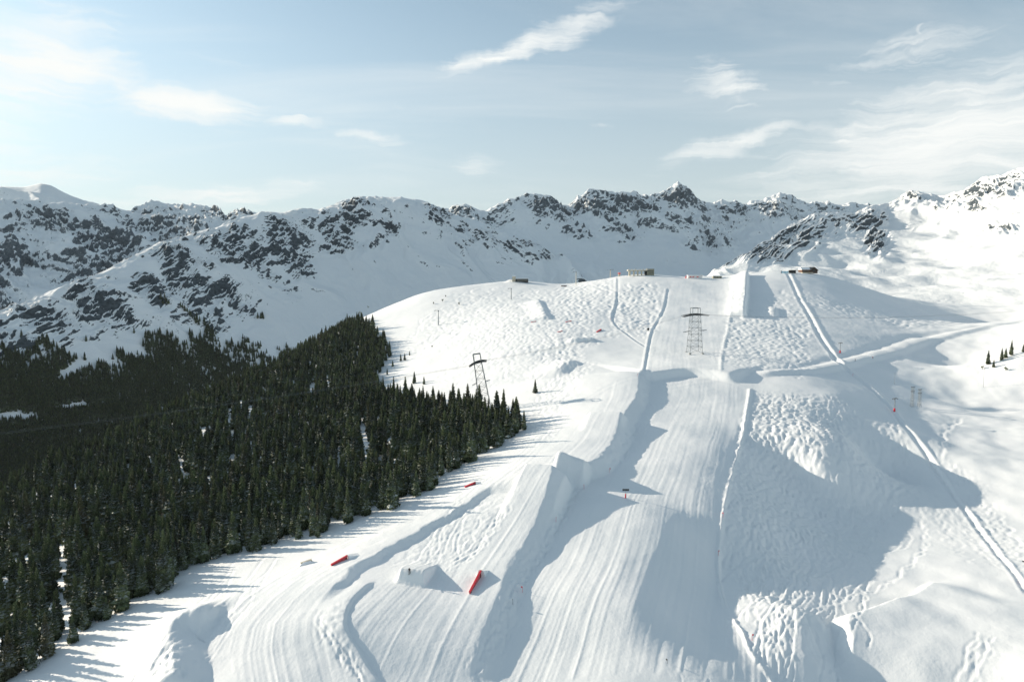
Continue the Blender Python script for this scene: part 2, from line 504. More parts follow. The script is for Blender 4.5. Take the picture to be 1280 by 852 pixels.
# edges left by the grooming machines
EDGE_R = [(938, 484), (930, 535), (916, 590), (906, 630), (899, 680), (898, 715), (903, 745), (912, 768)]
ridge(EDGE_R, 0.95, 1.15, 0, 8, 0.4)
ridge([(917, 349), (912, 400), (903, 440), (901, 466)], 0.4, 1.0, 0, 8, 0.4)
ridge([(912, 768), (928, 790), (938, 815), (960, 845), (975, 870)], 0.8, 1.2, 0, 4, 0.6)
for ln_ in ([(770, 347), (769, 375), (764, 400), (785, 420), (806, 434)], [(833, 360), (828, 385), (815, 410), (808, 435), (803, 466)]):
    ridge(ln_, 0.4, 0.8, 0, 6, 0.3)
    ridge(ln_, -0.45, 0.8, 1.5, 6, 0.3)
# drag lift track: a packed rail of snow with a trough on its left
LIFT = [(986, 341), (1000, 370), (1020, 405), (1040, 438), (1053, 456), (1085, 482), (1112, 507), (1140, 540), (1170, 580), (1200, 625), (1235, 672), (1290, 745)]
ridge(LIFT, 0.65, 1.1, 1.0, 6, 0.2)
ridge(LIFT, -0.6, 1.1, -1.7, 6, 0.2)
ridge(LIFT, 0.3, 0.8, -3.8, 6, 0.3)
# cat road crossing the slope
ROAD = [(940, 471), (1010, 465), (1060, 457), (1090, 449), (1150, 431), (1220, 413), (1300, 397)]
bank(ROAD, 2.0, 5.0, 12, 1, 20)
ridge(ROAD, -1.2, 4.0, 12, 20)

MOG = np.zeros_like(GZ)
for uv, amt in (
    ([(942, 488), (1045, 494), (1100, 512), (1140, 560), (1175, 620), (1120, 650), (1080, 700), (1000, 722), (940, 765), (906, 745), (905, 640), (925, 560)], 0.50),
    ([(946, 490), (1090, 508), (1062, 560), (1000, 590), (950, 585)], 0.85),
    ([(908, 400), (990, 372), (1040, 440), (940, 463), (906, 463)], 0.40),
    ([(1010, 360), (1100, 378), (1210, 398), (1100, 440), (1064, 446)], 0.45),
    ([(480, 410), (590, 368), (640, 385), (700, 405), (690, 440), (735, 480), (690, 520), (660, 500), (600, 470)], 0.14),
    ([(776, 355), (772, 400), (805, 428), (826, 380), (832, 352)], 0.4),
    ([(700, 362), (762, 350), (762, 398), (700, 402)], 0.4),
    ([(1065, 470), (1100, 475), (1190, 520), (1130, 520), (1090, 490)], 0.5),
    ([(925, 350), (930, 345), (928, 400), (914, 400)], 0.8),
    ([(1175, 580), (1240, 600), (1290, 740), (1230, 700), (1190, 640)], 0.35)):
    MOG = np.maximum(MOG, amt * polymask(uv, 16))
GROOM = polymask([(800, 350), (916, 349), (901, 468), (936, 486), (897, 700), (955, 790), (975, 860), (560, 860), (640, 715), (697, 600), (742, 590), (790, 520), (803, 468), (831, 365)], 3)
GROOM = np.maximum(GROOM, polymask([(790, 520), (660, 530), (560, 625), (440, 680), (300, 690), (30, 860), (570, 860), (640, 700), (700, 600)], 3))
# moguls: humps drawn out down the fall line
mx, my = GX * 0.95 + GY * 0.2, GY * 0.95 - GX * 0.2
wob = fbm(GX / 14.0, GY / 14.0, 2, 21) * 4
m1 = ridged((mx + wob) / 2.6, my / 5.6, 3, 33, 0.6)
m2 = fbm((mx + wob) / 1.4, my / 2.6, 2, 35)
GZ += MOG * (1 - 0.35 * sstep(GR, 450, 620)) * ((m1 - 0.8) * 0.38 + m2 * 0.17)


# ------------------------------------------------------------------ mountains
def range_mesh(name, crest, foot, nc, nr, seed, prof=1.25, amp=40.0, wl=260.0, jag=10.0, rockfn=None, mat=None, round_top=0.06, spurs=(), back=0.35, skew=0.2, soft=0.3, cw=70.0, cj=0.0):
    """one mountain range; crest: (u, v, distance), foot: (u, distance, height)"""
    cu = np.array([c[0] for c in crest], float)
    az = np.array([pixdir(c[0], c[1])[0] for c in crest]); te = np.array([pixdir(c[0], c[1])[1] for c in crest]); D = np.array([c[2] for c in crest], float)
    fa = np.array([pixdir(f[0], 330)[0] for f in foot]); fr = np.array([f[1] for f in foot], float); fz = np.array([f[2] for f in foot], float)
    th = np.linspace(az[0], az[-1], nc)
    def sm(a, k):
        for _ in range(k): a = np.concatenate([[a[0]], (a[:-2] + 2 * a[1:-1] + a[2:]) / 4, [a[-1]]])
        return a
    Dc = sm(np.interp(th, az, D), 200); Te = np.interp(th, az, te); Te = sm(Te, 2)
    tooth = cj * (ridged(th * 42.0, th * 0 + 0.3, 5, seed + 3, 0.62) - 0.75)
    Fr = sm(np.interp(th, fa, fr), 900); Fz = sm(np.interp(th, fa, fz), 900)
    Hc = Te * Dc
    Hs = sm(Hc, 700)
    Hc = Hc + tooth * Dc
    nb = nr // 7
    ns = 2
    tt = np.concatenate([np.linspace(-1.0, 0, ns + 1)[:-1], np.linspace(0, 1, nr - nb - ns), 1 + np.linspace(0, back, nb + 1)[1:]])
    T, A = np.meshgrid(tt, th, indexing='ij')
    R = np.where(T < 0, Fr + 140 * T, Fr + (Dc - Fr) * T)
    X, Y = R * np.sin(A), R * np.cos(A)
    tc = np.clip(T, 0, 1)
    pr = tc ** prof
    # the crest is rounded off instead of a knife edge
    k = round_top
    pr = np.where(tc > 1 - 2 * k, pr - (tc - (1 - 2 * k)) ** 2 / (4 * k) * prof * 0.85, pr)
    pr = pr / pr[nr - nb - 1].max()
    Z = Fz + (Hs - Fz) * pr + (Hc - tooth * Dc - Hs) * sstep(T, 0.62, 1.0) + tooth * Dc * sstep(T, 0.86, 1.0)
    Z = np.where(T < 0, Fz + 420 * T, Z)
    Z = np.where(T > 1, Hc - (T - 1) * (Dc - Fr) * 0.55 - (T - 1) ** 2 * 400, Z)
    env = np.sin(np.pi * np.clip(T, 0, 1) ** 1.2) ** 0.8 * 1.0 + 0.0
    env = np.where(T > 1, 0.15, env)
    # spurs and gullies running down the face (stretched along the fall line)
    rel = (A - A.mean()) * Dc
    wx = fbm(X / (wl * 1.3), Y / (wl * 1.3), 3, seed + 5) * wl * 0.35
    sp = ridged((rel + wx + skew * (R - Dc)) / wl, R / (wl * 2.6), 4, seed)
    roll = fbm(X / (wl * 0.55), Y / (wl * 0.55), 3, seed + 50)
    mixr = soft * (1 - sstep(T, 0.45, 0.8))
    Z = Z + amp * env * ((sp - 0.75) * (1 - mixr) + 0.55 * roll * mixr)
    rock = np.zeros_like(Z)
    if rockfn is not None: rock = rockfn(X, Y, Z, T, A)
    rk = np.clip(rock, 0, 1)
    # crags: sharp ribs that step out of the snow, drawn out down the face
    crag = ridged((rel + wx * 0.4 + 0.35 * (R - Dc)) / (cw * 0.8), (R - Dc) / (cw * 1.5), 5, seed + 9, 0.62)
    edge_t = np.where(T > 1, 0.5, 1) * sstep(T, 0.0, 0.15) * (1 - 0.6 * sstep(T, 0.90, 1.0))
    Z = Z + jag * ((crag - 0.85) * rk * 2.0 + (0.12 + 0.5 * rk) * fbm(X / 45.0, Y / 45.0, 4, seed + 19, 0.6)) * edge_t
    for (pts, h, w) in spurs:
        for (u, v, d), (u2, v2, d2) in zip(pts[:-1], pts[1:]):
            a1 = pixdir(u, v)[0]; a2 = pixdir(u2, v2)[0]
            p1 = np.array([d * math.sin(a1), d * math.cos(a1)]); p2 = np.array([d2 * math.sin(a2), d2 * math.cos(a2)])
            s = p2 - p1; l2 = (s ** 2).sum()
            q = np.clip(((X - p1[0]) * s[0] + (Y - p1[1]) * s[1]) / l2, 0, 1)
            dd = np.hypot(X - p1[0] - q * s[0], Y - p1[1] - q * s[1])
            Z = np.maximum(Z, Z + h * np.exp(-(dd / w) ** 2))
    o = grid_mesh(name, X, Y, Z, mat, {'rock': rock})
    o['kind'] = 'structure'
    return o, (th, Fr, Dc, tt, X, Y, Z)

def blobs(lst, T, A, X, Y, Z, soft=1.0):
    """mask made of ellipses given in the picture: (u, v, half width, half height, amount)"""
    tan = Z / np.hypot(X, Y)
    # direction -> picture coordinates
    cx, cy, cz = np.sin(A), np.cos(A), tan
    dep = cy * math.cos(PITCH) - cz * math.sin(PITCH)
    vv = H0 / 2 - FPX * (cz * math.cos(PITCH) + cy * math.sin(PITCH)) / dep
    uu = W0 / 2 + FPX * cx / dep
    m = np.zeros_like(A)
    for (u, v, a, b, q) in lst:
        e = ((uu - u) / a) ** 2 + ((vv - v) / b) ** 2
        m = np.maximum(m, q * np.exp(-(e ** 1.5)))
    return m

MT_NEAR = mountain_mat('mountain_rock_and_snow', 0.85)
MT_FAR = mountain_mat('far_rock_and_snow', 1.25)  # same rock, colour lightened to stand in for haze over distance

def rockA(X, Y, Z, T, A):
    m = blobs([(40, 400, 90, 45, 0.8), (150, 370, 80, 40, 0.85), (240, 320, 80, 36, 0.95), (330, 300, 70, 40, 1.0), (420, 285, 50, 34, 0.9), (280, 370, 60, 34, 0.85), (350, 345, 35, 34, 0.6), (200, 350, 60, 30, 0.9),
               (445, 258, 40, 18, 1.0), (540, 262, 40, 14, 0.9), (470, 290, 30, 24, 0.6), (375, 330, 22, 20, 0.8), (620, 300, 50, 14, 0.75), (680, 305, 40, 22, 1.0), (760, 315, 30, 16, 0.5), (590, 283, 40, 12, 0.7), (270, 400, 26, 22, 0.7), (120, 400, 60, 30, 0.55)], T, A, X, Y, Z)
    m = np.maximum(m, 0.5 * sstep(T, 0.55, 0.8) * (A < pixdir(480, 300)[0]))
    return np.clip(m * (1 + 1.1 * fbm(X / 95, Y / 95, 4, 8, 0.6)) - 0.10, 0, 1)
def rockB(X, Y, Z, T, A):
    return np.clip(0.52 + 0.75 * fbm(X / 200, Y / 200, 4, 3, 0.6) - 0.6 * sstep(-T, -0.3, -0.05), 0, 1)
def rockC(X, Y, Z, T, A):
    m = blobs([(580, 262, 25, 8, 0.8), (690, 262, 40, 22, 0.7), (740, 255, 35, 20, 1.0), (790, 252, 45, 20, 1.0), (850, 245, 30, 18, 1.0), (640, 255, 30, 12, 0.7), (920, 262, 25, 12, 0.8), (975, 258, 40, 16, 0.75), (1040, 262, 30, 8, 0.4), (760, 285, 60, 18, 0.55), (885, 300, 40, 18, 0.5), (850, 275, 50, 14, 0.5)], T, A, X, Y, Z)
    m = np.maximum(m, 0.42 * sstep(T, 0.5, 0.8))
    return np.clip(m * (1 + 1.0 * fbm(X / 160, Y / 160, 4, 8, 0.6)) - 0.05, 0, 1)
def rockD(X, Y, Z, T, A):
    m = blobs([(1000, 290, 40, 22, 0.85), (960, 315, 40, 14, 0.6), (1080, 275, 30, 22, 0.8), (1095, 300, 16, 20, 0.9), (1040, 280, 40, 20, 0.55), (1140, 245, 30, 10, 0.9), (1220, 238, 45, 14, 0.8), (1265, 228, 40, 18, 0.7), (1180, 250, 30, 10, 0.6), (1250, 285, 30, 8, 0.55), (1330, 230, 60, 30, 0.7)], T, A, X, Y, Z)
    m = np.maximum(m, 0.45 * sstep(T, 0.82, 0.95))
    return np.clip(m * (1 + 0.4 * fbm(X / 120, Y / 120, 3, 8)) - 0.06, 0, 1)

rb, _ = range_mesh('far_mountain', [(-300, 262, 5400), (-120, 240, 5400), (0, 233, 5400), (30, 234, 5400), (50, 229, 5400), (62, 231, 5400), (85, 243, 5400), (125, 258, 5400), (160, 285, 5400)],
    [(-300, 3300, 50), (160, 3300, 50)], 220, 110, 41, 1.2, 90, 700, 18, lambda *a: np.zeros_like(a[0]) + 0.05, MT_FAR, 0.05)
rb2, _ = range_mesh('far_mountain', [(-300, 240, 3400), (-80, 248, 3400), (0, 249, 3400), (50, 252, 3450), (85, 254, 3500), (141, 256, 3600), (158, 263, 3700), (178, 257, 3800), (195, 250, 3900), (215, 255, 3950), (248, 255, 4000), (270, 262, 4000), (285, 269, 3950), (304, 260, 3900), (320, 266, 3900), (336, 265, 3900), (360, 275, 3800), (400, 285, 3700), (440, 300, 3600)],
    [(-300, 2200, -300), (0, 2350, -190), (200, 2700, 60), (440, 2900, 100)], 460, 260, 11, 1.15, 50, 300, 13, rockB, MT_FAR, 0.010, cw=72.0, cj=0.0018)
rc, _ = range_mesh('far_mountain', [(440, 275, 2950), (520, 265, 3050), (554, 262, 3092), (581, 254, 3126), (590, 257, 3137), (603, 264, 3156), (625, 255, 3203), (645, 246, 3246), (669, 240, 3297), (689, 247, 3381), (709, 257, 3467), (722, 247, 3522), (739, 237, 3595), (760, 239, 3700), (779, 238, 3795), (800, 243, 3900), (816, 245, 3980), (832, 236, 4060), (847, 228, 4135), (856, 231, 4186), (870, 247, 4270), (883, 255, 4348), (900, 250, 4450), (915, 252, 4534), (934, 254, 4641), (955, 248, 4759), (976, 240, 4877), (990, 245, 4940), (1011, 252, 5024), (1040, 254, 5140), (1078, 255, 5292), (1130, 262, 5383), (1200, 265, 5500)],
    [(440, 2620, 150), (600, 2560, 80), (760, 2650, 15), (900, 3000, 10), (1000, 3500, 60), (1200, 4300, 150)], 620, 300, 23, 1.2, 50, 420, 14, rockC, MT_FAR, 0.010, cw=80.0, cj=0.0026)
rd, RD = range_mesh('right_mountain', [(860, 352, 1450), (900, 338, 1480), (920, 326, 1520), (951, 304, 1700), (975, 290, 1850), (994, 279, 1950), (1021, 267, 2100), (1045, 266, 2200), (1068, 267, 2300), (1085, 257, 2400), (1112, 254, 2550), (1125, 246, 2650), (1139, 238, 2700), (1162, 244, 2700), (1185, 243, 2650), (1206, 237, 2600), (1226, 222, 2550), (1250, 217, 2500), (1277, 210, 2450), (1340, 195, 2400), (1560, 185, 2300)],
    [(860, 1250, -30), (920, 1220, -30), (1000, 1150, -30), (1130, 1090, -50), (1280, 1050, -60), (1560, 1000, -40)], 520, 330, 57, 1.35, 30, 300, 6.5, rockD, MT_NEAR, 0.03, soft=1.0, cw=52.0, cj=0.0014)
ra, RA = range_mesh('left_mountain', [(-330, 560, 1150), (-150, 462, 1320), (0, 387, 1500), (60, 365, 1560), (120, 343, 1650), (200, 303, 1850), (270, 284, 2000), (300, 272, 2070), (330, 264, 2150), (350, 266, 2200), (375, 260, 2270), (400, 262, 2330), (430, 251, 2400), (446, 247, 2430), (470, 246, 2450), (500, 246, 2480), (530, 251, 2500), (560, 266, 2500), (600, 277, 2470), (650, 296, 2350), (700, 316, 2250), (760, 338, 2150), (830, 362, 2050), (900, 375, 2000)],
    [(-330, 800, -320), (-150, 880, -310), (0, 980, -290), (200, 1280, -250), (300, 1450, -220), (430, 1680, -170), (560, 1850, -120), (700, 1750, -150), (800, 1650, -170), (900, 1600, -170)], 640, 380, 71, 1.12, 18, 150, 5.5, rockA, MT_NEAR, 0.10, skew=0.35, cw=42.0, cj=0.0008)

# sheet under everything, out to the horizon
n = 64
bm = bmesh.new()
bmesh.ops.create_circle(bm, cap_ends=True, segments=n, radius=9000)
me = bpy.data.meshes.new('valley_floor'); bm.to_mesh(me); bm.free(); me.materials.append(SNOW)
vf = bpy.data.objects.new('valley_floor', me); vf.location = (0, 0, -420); vf['kind'] = 'structure'; COL.objects.link(vf)

#@@TERRAIN_OUT
# rolling ground to the right, off the pistes
GZ += 0.6 * fbm(GX / 19.0, GY / 19.0, 2, 63) * sstep(GX / GY, 0.47, 0.58) * (1 - sstep(GR, 250, 330)) * (1 - 0.8 * MOG)
GZ += 1.2 * fbm(GX / 38.0, GY / 38.0, 3, 61) * sstep(GX / GY, 0.44, 0.66) * sstep(GR, 260, 420) * (1 - 0.7 * MOG)

# grooming: passes of the machines, each with a small spill ridge at its edge
def groom(center, uv, step=5.5, amt=1.0, seed=3, soft=3):
    L = wline(center, 8.0)
    mk = polymask(uv, soft)
    sel0 = np.nonzero(mk > 0.01)
    sel, sd, run, tot = near_line(L, 120.0)
    full = np.zeros_like(GZ); full[sel] = sd
    q = full[sel0] + 1.2 * fbm(GX[sel0] / 60, GY[sel0] / 60, 2, seed)
    one = np.zeros_like(q)
    h = 0.06 * gnoise(q / 3.1, one + 0.5, seed) + 0.055 * gnoise(q / 1.2, GY[sel0] / 60.0, seed + 1) + 0.045 * gnoise(q / 0.75, GY[sel0] / 45.0, seed + 2)
    f = (q / step) % 1.0
    k = np.floor(q / step)
    hs = (_hash(k, k * 0, seed) / 4294967296.0)
    h = h + 0.12 * hs * np.exp(-((f - 0.5) * step / 0.32) ** 2) + 0.10 * (hs - 0.5) * (f - 0.5)
    GZ[sel0] += amt * mk[sel0] * h
groom([(868, 340), (862, 420), (862, 470), (850, 520), (812, 600), (778, 700), (748, 800), (725, 880)],
      [(836, 352), (916, 349), (901, 466), (934, 488), (897, 700), (906, 750), (975, 860), (610, 860), (655, 745), (700, 680), (745, 610), (800, 545), (806, 470), (818, 410)], 6.0, 0.9, 3)
groom([(790, 440), (768, 500), (745, 540), (705, 575), (678, 605), (640, 680), (585, 770), (530, 880)],
      [(797, 470), (780, 521), (765, 556), (740, 588), (697, 600), (660, 688), (603, 795), (570, 860), (480, 860), (440, 800), (436, 760), (475, 728), (560, 690), (640, 620), (655, 598), (690, 560), (730, 522), (755, 480)], 5.5, 0.65, 13)
groom([(700, 500), (640, 570), (560, 632), (470, 680), (390, 722), (335, 780), (340, 880)],
      [(720, 520), (640, 605), (560, 645), (480, 688), (420, 728), (398, 760), (420, 800), (470, 860), (300, 860), (270, 770), (330, 720), (440, 672), (560, 622), (650, 560), (690, 510)], 5.0, 0.85, 23)
groom([(776, 345), (774, 370), (776, 400)], [(772, 348), (782, 348), (782, 410), (766, 400)], 4, 1, 29)

# ski tracks pressed into the snow
TRK = np.zeros_like(GZ)
rng = np.random.default_rng(5)
def splat(L, depth):
    seg = np.hypot(*np.diff(L, axis=0).T); cum = np.concatenate([[0], np.cumsum(seg)])
    n_ = int(cum[-1] / 0.3) + 2
    q = np.linspace(0, cum[-1], n_)
    x, y = np.interp(q, cum, L[:, 0]), np.interp(q, cum, L[:, 1])
    j = np.rint((np.arctan2(x, y) - TH[0]) / (TH[1] - TH[0])).astype(int)
    i = np.rint((np.log(np.hypot(x, y)) - LR[0]) / (LR[1] - LR[0])).astype(int)
    ok = (i > 1) & (i < NR - 2) & (j > 1) & (j < NC - 2)
    i, j = i[ok], j[ok]
    e = depth * sstep(np.minimum(q, cum[-1] - q)[ok], 0, 3)
    np.maximum.at(TRK, (i, j), e)
    np.minimum.at(TRK, (i, j + 1), -0.4 * e)
def tracks(uv, n, spread, amp=1.5, wl=14.0, depth=0.3, start=0.25, wander=0.5):
    L0 = wline(uv, 1.0)
    d = np.gradient(L0, axis=0); d /= np.hypot(d[:, 0], d[:, 1])[:, None] + 1e-9
    nrm = np.stack([-d[:, 1], d[:, 0]], 1)
    s_ = np.arange(len(L0)) * 1.0
    for _ in range(n):
        off = rng.uniform(-spread, spread)
        a = amp * rng.uniform(0.3, 1.4); w = wl * rng.uniform(0.7, 1.5); ph = rng.uniform(0, 6.28)
        lat = off + a * np.sin(s_ / w * 6.28 + ph) + wander * spread * gnoise(s_ / 45.0 + rng.uniform(0, 99), s_ * 0 + rng.uniform(0, 99))
        i0 = int(rng.uniform(0, start) * len(L0)); i1 = int((1 - rng.uniform(0, start)) * len(L0))
        if i1 - i0 > 8: splat((L0 + nrm * lat[:, None])[i0:i1], depth * rng.uniform(0.5, 1.2))
tracks([(648, 358), (590, 410), (530, 450)], 85, 65, 2.6, 20, 0.30, 0.5)
tracks([(700, 372), (655, 430), (628, 490)], 95, 48, 2.6, 18, 0.30, 0.5)
tracks([(690, 400), (715, 450), (690, 500), (660, 560)], 22, 10, 1.5, 14, 0.3, 0.3)
tracks([(1000, 495), (985, 560), (955, 650), (925, 745)], 120, 24, 0.7, 22, 0.42, 0.35, 0.3)
tracks([(1060, 502), (1062, 600), (1015, 700), (978, 790), (975, 870)], 60, 18, 0.8, 22, 0.42, 0.3, 0.6)
tracks([(1110, 520), (1125, 590), (1060, 690), (1002, 720), (975, 800), (985, 870)], 18, 4, 1.0, 16, 0.35, 0.2, 1.0)
tracks([(1010, 700), (995, 720), (968, 780), (955, 870)], 16, 3.5, 0.6, 14, 0.40, 0.2, 1.0)
tracks([(1165, 560), (1200, 610), (1250, 670), (1300, 735)], 18, 6, 1.8, 13, 0.32, 0.3)
tracks([(1130, 600), (1190, 660), (1240, 715)], 12, 8, 1.4, 12, 0.28, 0.4)
tracks([(1150, 625), (1155, 680), (1120, 720), (1060, 745), (990, 760)], 3, 2.0, 0.8, 16, 0.32, 0.1)
tracks([(1205, 520), (1178, 545), (1185, 600), (1230, 650)], 4, 1.5, 1.5, 16, 0.34, 0.1)
tracks([(605, 622), (570, 660), (548, 705), (535, 712)], 12, 6, 0.8, 14, 0.26, 0.2, 0.8)
tracks([(640, 620), (590, 690), (540, 712)], 7, 2.0, 0.6, 12, 0.36, 0.2, 0.8)
tracks([(398, 770), (420, 800), (440, 825), (465, 860)], 5, 2.0, 0.6, 12, 0.36, 0.1)
tracks([(390, 812), (408, 790), (432, 775)], 2, 1.5, 0.1, 12, 0.34, 0.1)
tracks([(395, 775), (425, 812), (470, 850)], 2, 1.5, 0.1, 12, 0.34, 0.1)
tracks([(738, 590), (692, 655), (642, 735), (588, 860)], 22, 2.6, 0.6, 9, 0.32, 0.35, 0.8)
tracks([(812, 520), (790, 555), (752, 590)], 18, 4, 0.7, 10, 0.34, 0.3)
tracks([(805, 470), (808, 500), (815, 522)], 8, 2, 0.5, 10, 0.3, 0.2)
tracks([(330, 690), (260, 770), (200, 830), (150, 870)], 10, 8, 0.6, 30, 0.22, 0.3)
tracks([(300, 750), (215, 800), (180, 860)], 12, 5, 0.5, 20, 0.26, 0.3)
tracks([(850, 790), (880, 830), (870, 880)], 4, 4, 1.0, 20, 0.14, 0.2)
tracks([(1240, 790), (1225, 820), (1200, 870)], 8, 2.5, 0.6, 9, 0.3, 0.2)
tracks([(1000, 360), (1090, 395), (1180, 400)], 90, 42, 2.0, 14, 0.3, 0.5)
tracks([(960, 370), (950, 420), (920, 460)], 110, 34, 1.6, 12, 0.3, 0.4)
tracks([(735, 350), (730, 375), (735, 400)], 60, 30, 1.6, 10, 0.32, 0.4)
tracks([(805, 352), (800, 385), (795, 425)], 70, 22, 1.6, 10, 0.32, 0.4)
TRK *= 1 - 0.9 * polymask([(836, 352), (914, 349), (899, 466), (932, 488), (893, 700), (900, 750), (935, 800), (960, 860), (640, 860), (700, 720), (760, 620), (815, 545), (812, 470), (822, 410)], 2)
GZ -= blur(TRK, 1) * (1.15 + 1.5 * sstep(GR, 300, 700))
# chopped crud in the strips beside the jumps
for uv, a_ in (([(745, 590), (700, 660), (655, 735), (598, 860), (585, 860), (640, 730), (690, 650), (730, 592)], 0.35), ([(600, 618), (650, 605), (625, 650), (570, 700), (500, 705), (480, 715), (520, 672)], 0.12),
               ([(212, 800), (240, 855), (150, 860)], 0.45), ([(400, 765), (440, 745), (430, 790), (460, 850), (440, 850), (395, 790)], 0.14)):
    GZ += a_ * polymask(uv, 3) * fbm(GX / 2.4, GY / 2.4, 3, 77)
GZ += 0.05 * fbm(GX / 5.0, GY / 5.0, 3, 78)

terrain = grid_mesh('snow_slope', GX, GY, GZ, SNOW)
terrain['kind'] = 'structure'
#@@OBJECTS
# thin winter air between the ranges
hz = bpy.data.meshes.new('haze')
hb = bmesh.new(); bmesh.ops.create_cube(hb, size=1.0); hb.to_mesh(hz); hb.free()
haze = bpy.data.objects.new('haze', hz); haze['kind'] = 'stuff'
haze.scale = (18400, 18400, 1341); haze.location = (0, 0, -421 + 670.5)
COL.objects.link(haze)
hm = bpy.data.materials.new('haze'); hm.use_nodes = True; hm.node_tree.nodes.clear()
ht = NT(hm.node_tree)
pv_ = ht.n('ShaderNodeVolumePrincipled', in_Density=HAZE)
pv_.inputs['Color'].default_value = (0.86, 0.93, 0.97, 1)
pv_.inputs['Anisotropy'].default_value = 0.0
ho = ht.n('ShaderNodeOutputMaterial'); ht.link(pv_.outputs[0], ho.inputs['Volume'])
hz.materials.append(hm)
# ------------------------------------------------------------------ object helpers
class MB:
    """collects shapes into one mesh"""
    def __init__(s):
        s.v = []; s.f = []; s.mi = []
    def add(s, vs, fs, mi=0):
        o = len(s.v); s.v += [tuple(p) for p in vs]
        s.f += [tuple(i + o for i in f) for f in fs]; s.mi += [mi] * len(fs)
        return s
    def box(s, c, d, M=None, mi=0, top=1.0):
        hx, hy, hz = d[0] / 2, d[1] / 2, d[2] / 2
        vs = [Vector((x * hx * (top if z > 0 else 1), y * hy * (top if z > 0 else 1), z * hz)) for z in (-1, 1) for y in (-1, 1) for x in (-1, 1)]
        vs = [(M @ p if M else p) + Vector(c) for p in vs]
        return s.add(vs, [(0, 2, 3, 1), (4, 5, 7, 6), (0, 1, 5, 4), (2, 6, 7, 3), (0, 4, 6, 2), (1, 3, 7, 5)], mi)
    def tube(s, a, b, r, r2=None, n=6, mi=0):
        a, b = Vector(a), Vector(b); r2 = r if r2 is None else r2
        q = (b - a).to_track_quat('Z', 'Y')
        vs = []
        for p, rr in ((a, r), (b, r2)):
            for i in range(n):
                t = 2 * math.pi * i / n
                vs.append(p + q @ Vector((rr * math.cos(t), rr * math.sin(t), 0)))
        fs = [(i, (i + 1) % n, n + (i + 1) % n, n + i) for i in range(n)] + [tuple(range(n - 1, -1, -1)), tuple(range(n, 2 * n))]
        return s.add(vs, fs, mi)
    def prism(s, prof, x0, x1, mi=0):
        """profile in (y, z), swept along x"""
        n = len(prof)
        vs = [(x0, y, z) for y, z in prof] + [(x1, y, z) for y, z in prof]
        fs = [(i, (i + 1) % n, n + (i + 1) % n, n + i) for i in range(n)] + [tuple(range(n - 1, -1, -1)), tuple(range(n, 2 * n))]
        return s.add(vs, fs, mi)
    def mesh(s, name, mats):
        me = bpy.data.meshes.new(name)
        me.from_pydata([tuple(p) for p in s.v], [], s.f)
        for m in (mats if isinstance(mats, (list, tuple)) else [mats]): me.materials.append(m)
        me.polygons.foreach_set('material_index', s.mi)
        bm = bmesh.new(); bm.from_mesh(me); bmesh.ops.recalc_face_normals(bm, faces=bm.faces); bm.to_mesh(me); bm.free()
        return me
    def build(s, name, mats, parent=None):
        o = bpy.data.objects.new(name, s.mesh(name, mats)); COL.objects.link(o)
        if parent is not None: o.parent = parent
        return o

def thing(name, label, cat, loc=(0, 0, 0), rz=0.0, group=None):
    o = bpy.data.objects.new(name, None); COL.objects.link(o)
    o.empty_display_size = 0.5
    o.location = loc; o.rotation_euler = (0, 0, rz)
    o['label'] = label; o['category'] = cat
    if group: o['group'] = group
    return o

def copy_tree(o, parent=None):
    c = o.copy(); COL.objects.link(c); c.parent = parent
    for ch in o.children: copy_tree(ch, c)
    return c

M_STEEL = flat_mat('galvanised_steel', (0.22, 0.245, 0.255), 0.55, 0.3)
M_DARK = flat_mat('dark_steel', (0.025, 0.03, 0.032), 0.6, 0.2)
M_RED = flat_mat('red_pad', (0.62, 0.03, 0.045), 0.5, 0, 0.15)
M_WOOD = flat_mat('brown_timber', (0.12, 0.06, 0.035), 0.8, 0, 0.35, 0.6)
M_CREAM = flat_mat('cream_render', (0.50, 0.46, 0.36), 0.8, 0, 0.12)
M_OLIVE = flat_mat('olive_cladding', (0.26, 0.25, 0.18), 0.7, 0, 0.2)
M_GLASS = flat_mat('window_glass', (0.03, 0.045, 0.055), 0.12, 0, 0.3)
M_BLUE = flat_mat('pale_blue_screen', (0.30, 0.52, 0.62), 0.4, 0, 0.15)
M_CABLE = flat_mat('steel_cable', (0.20, 0.22, 0.23), 0.5, 0.4)
M_ROOFSNOW = SNOW

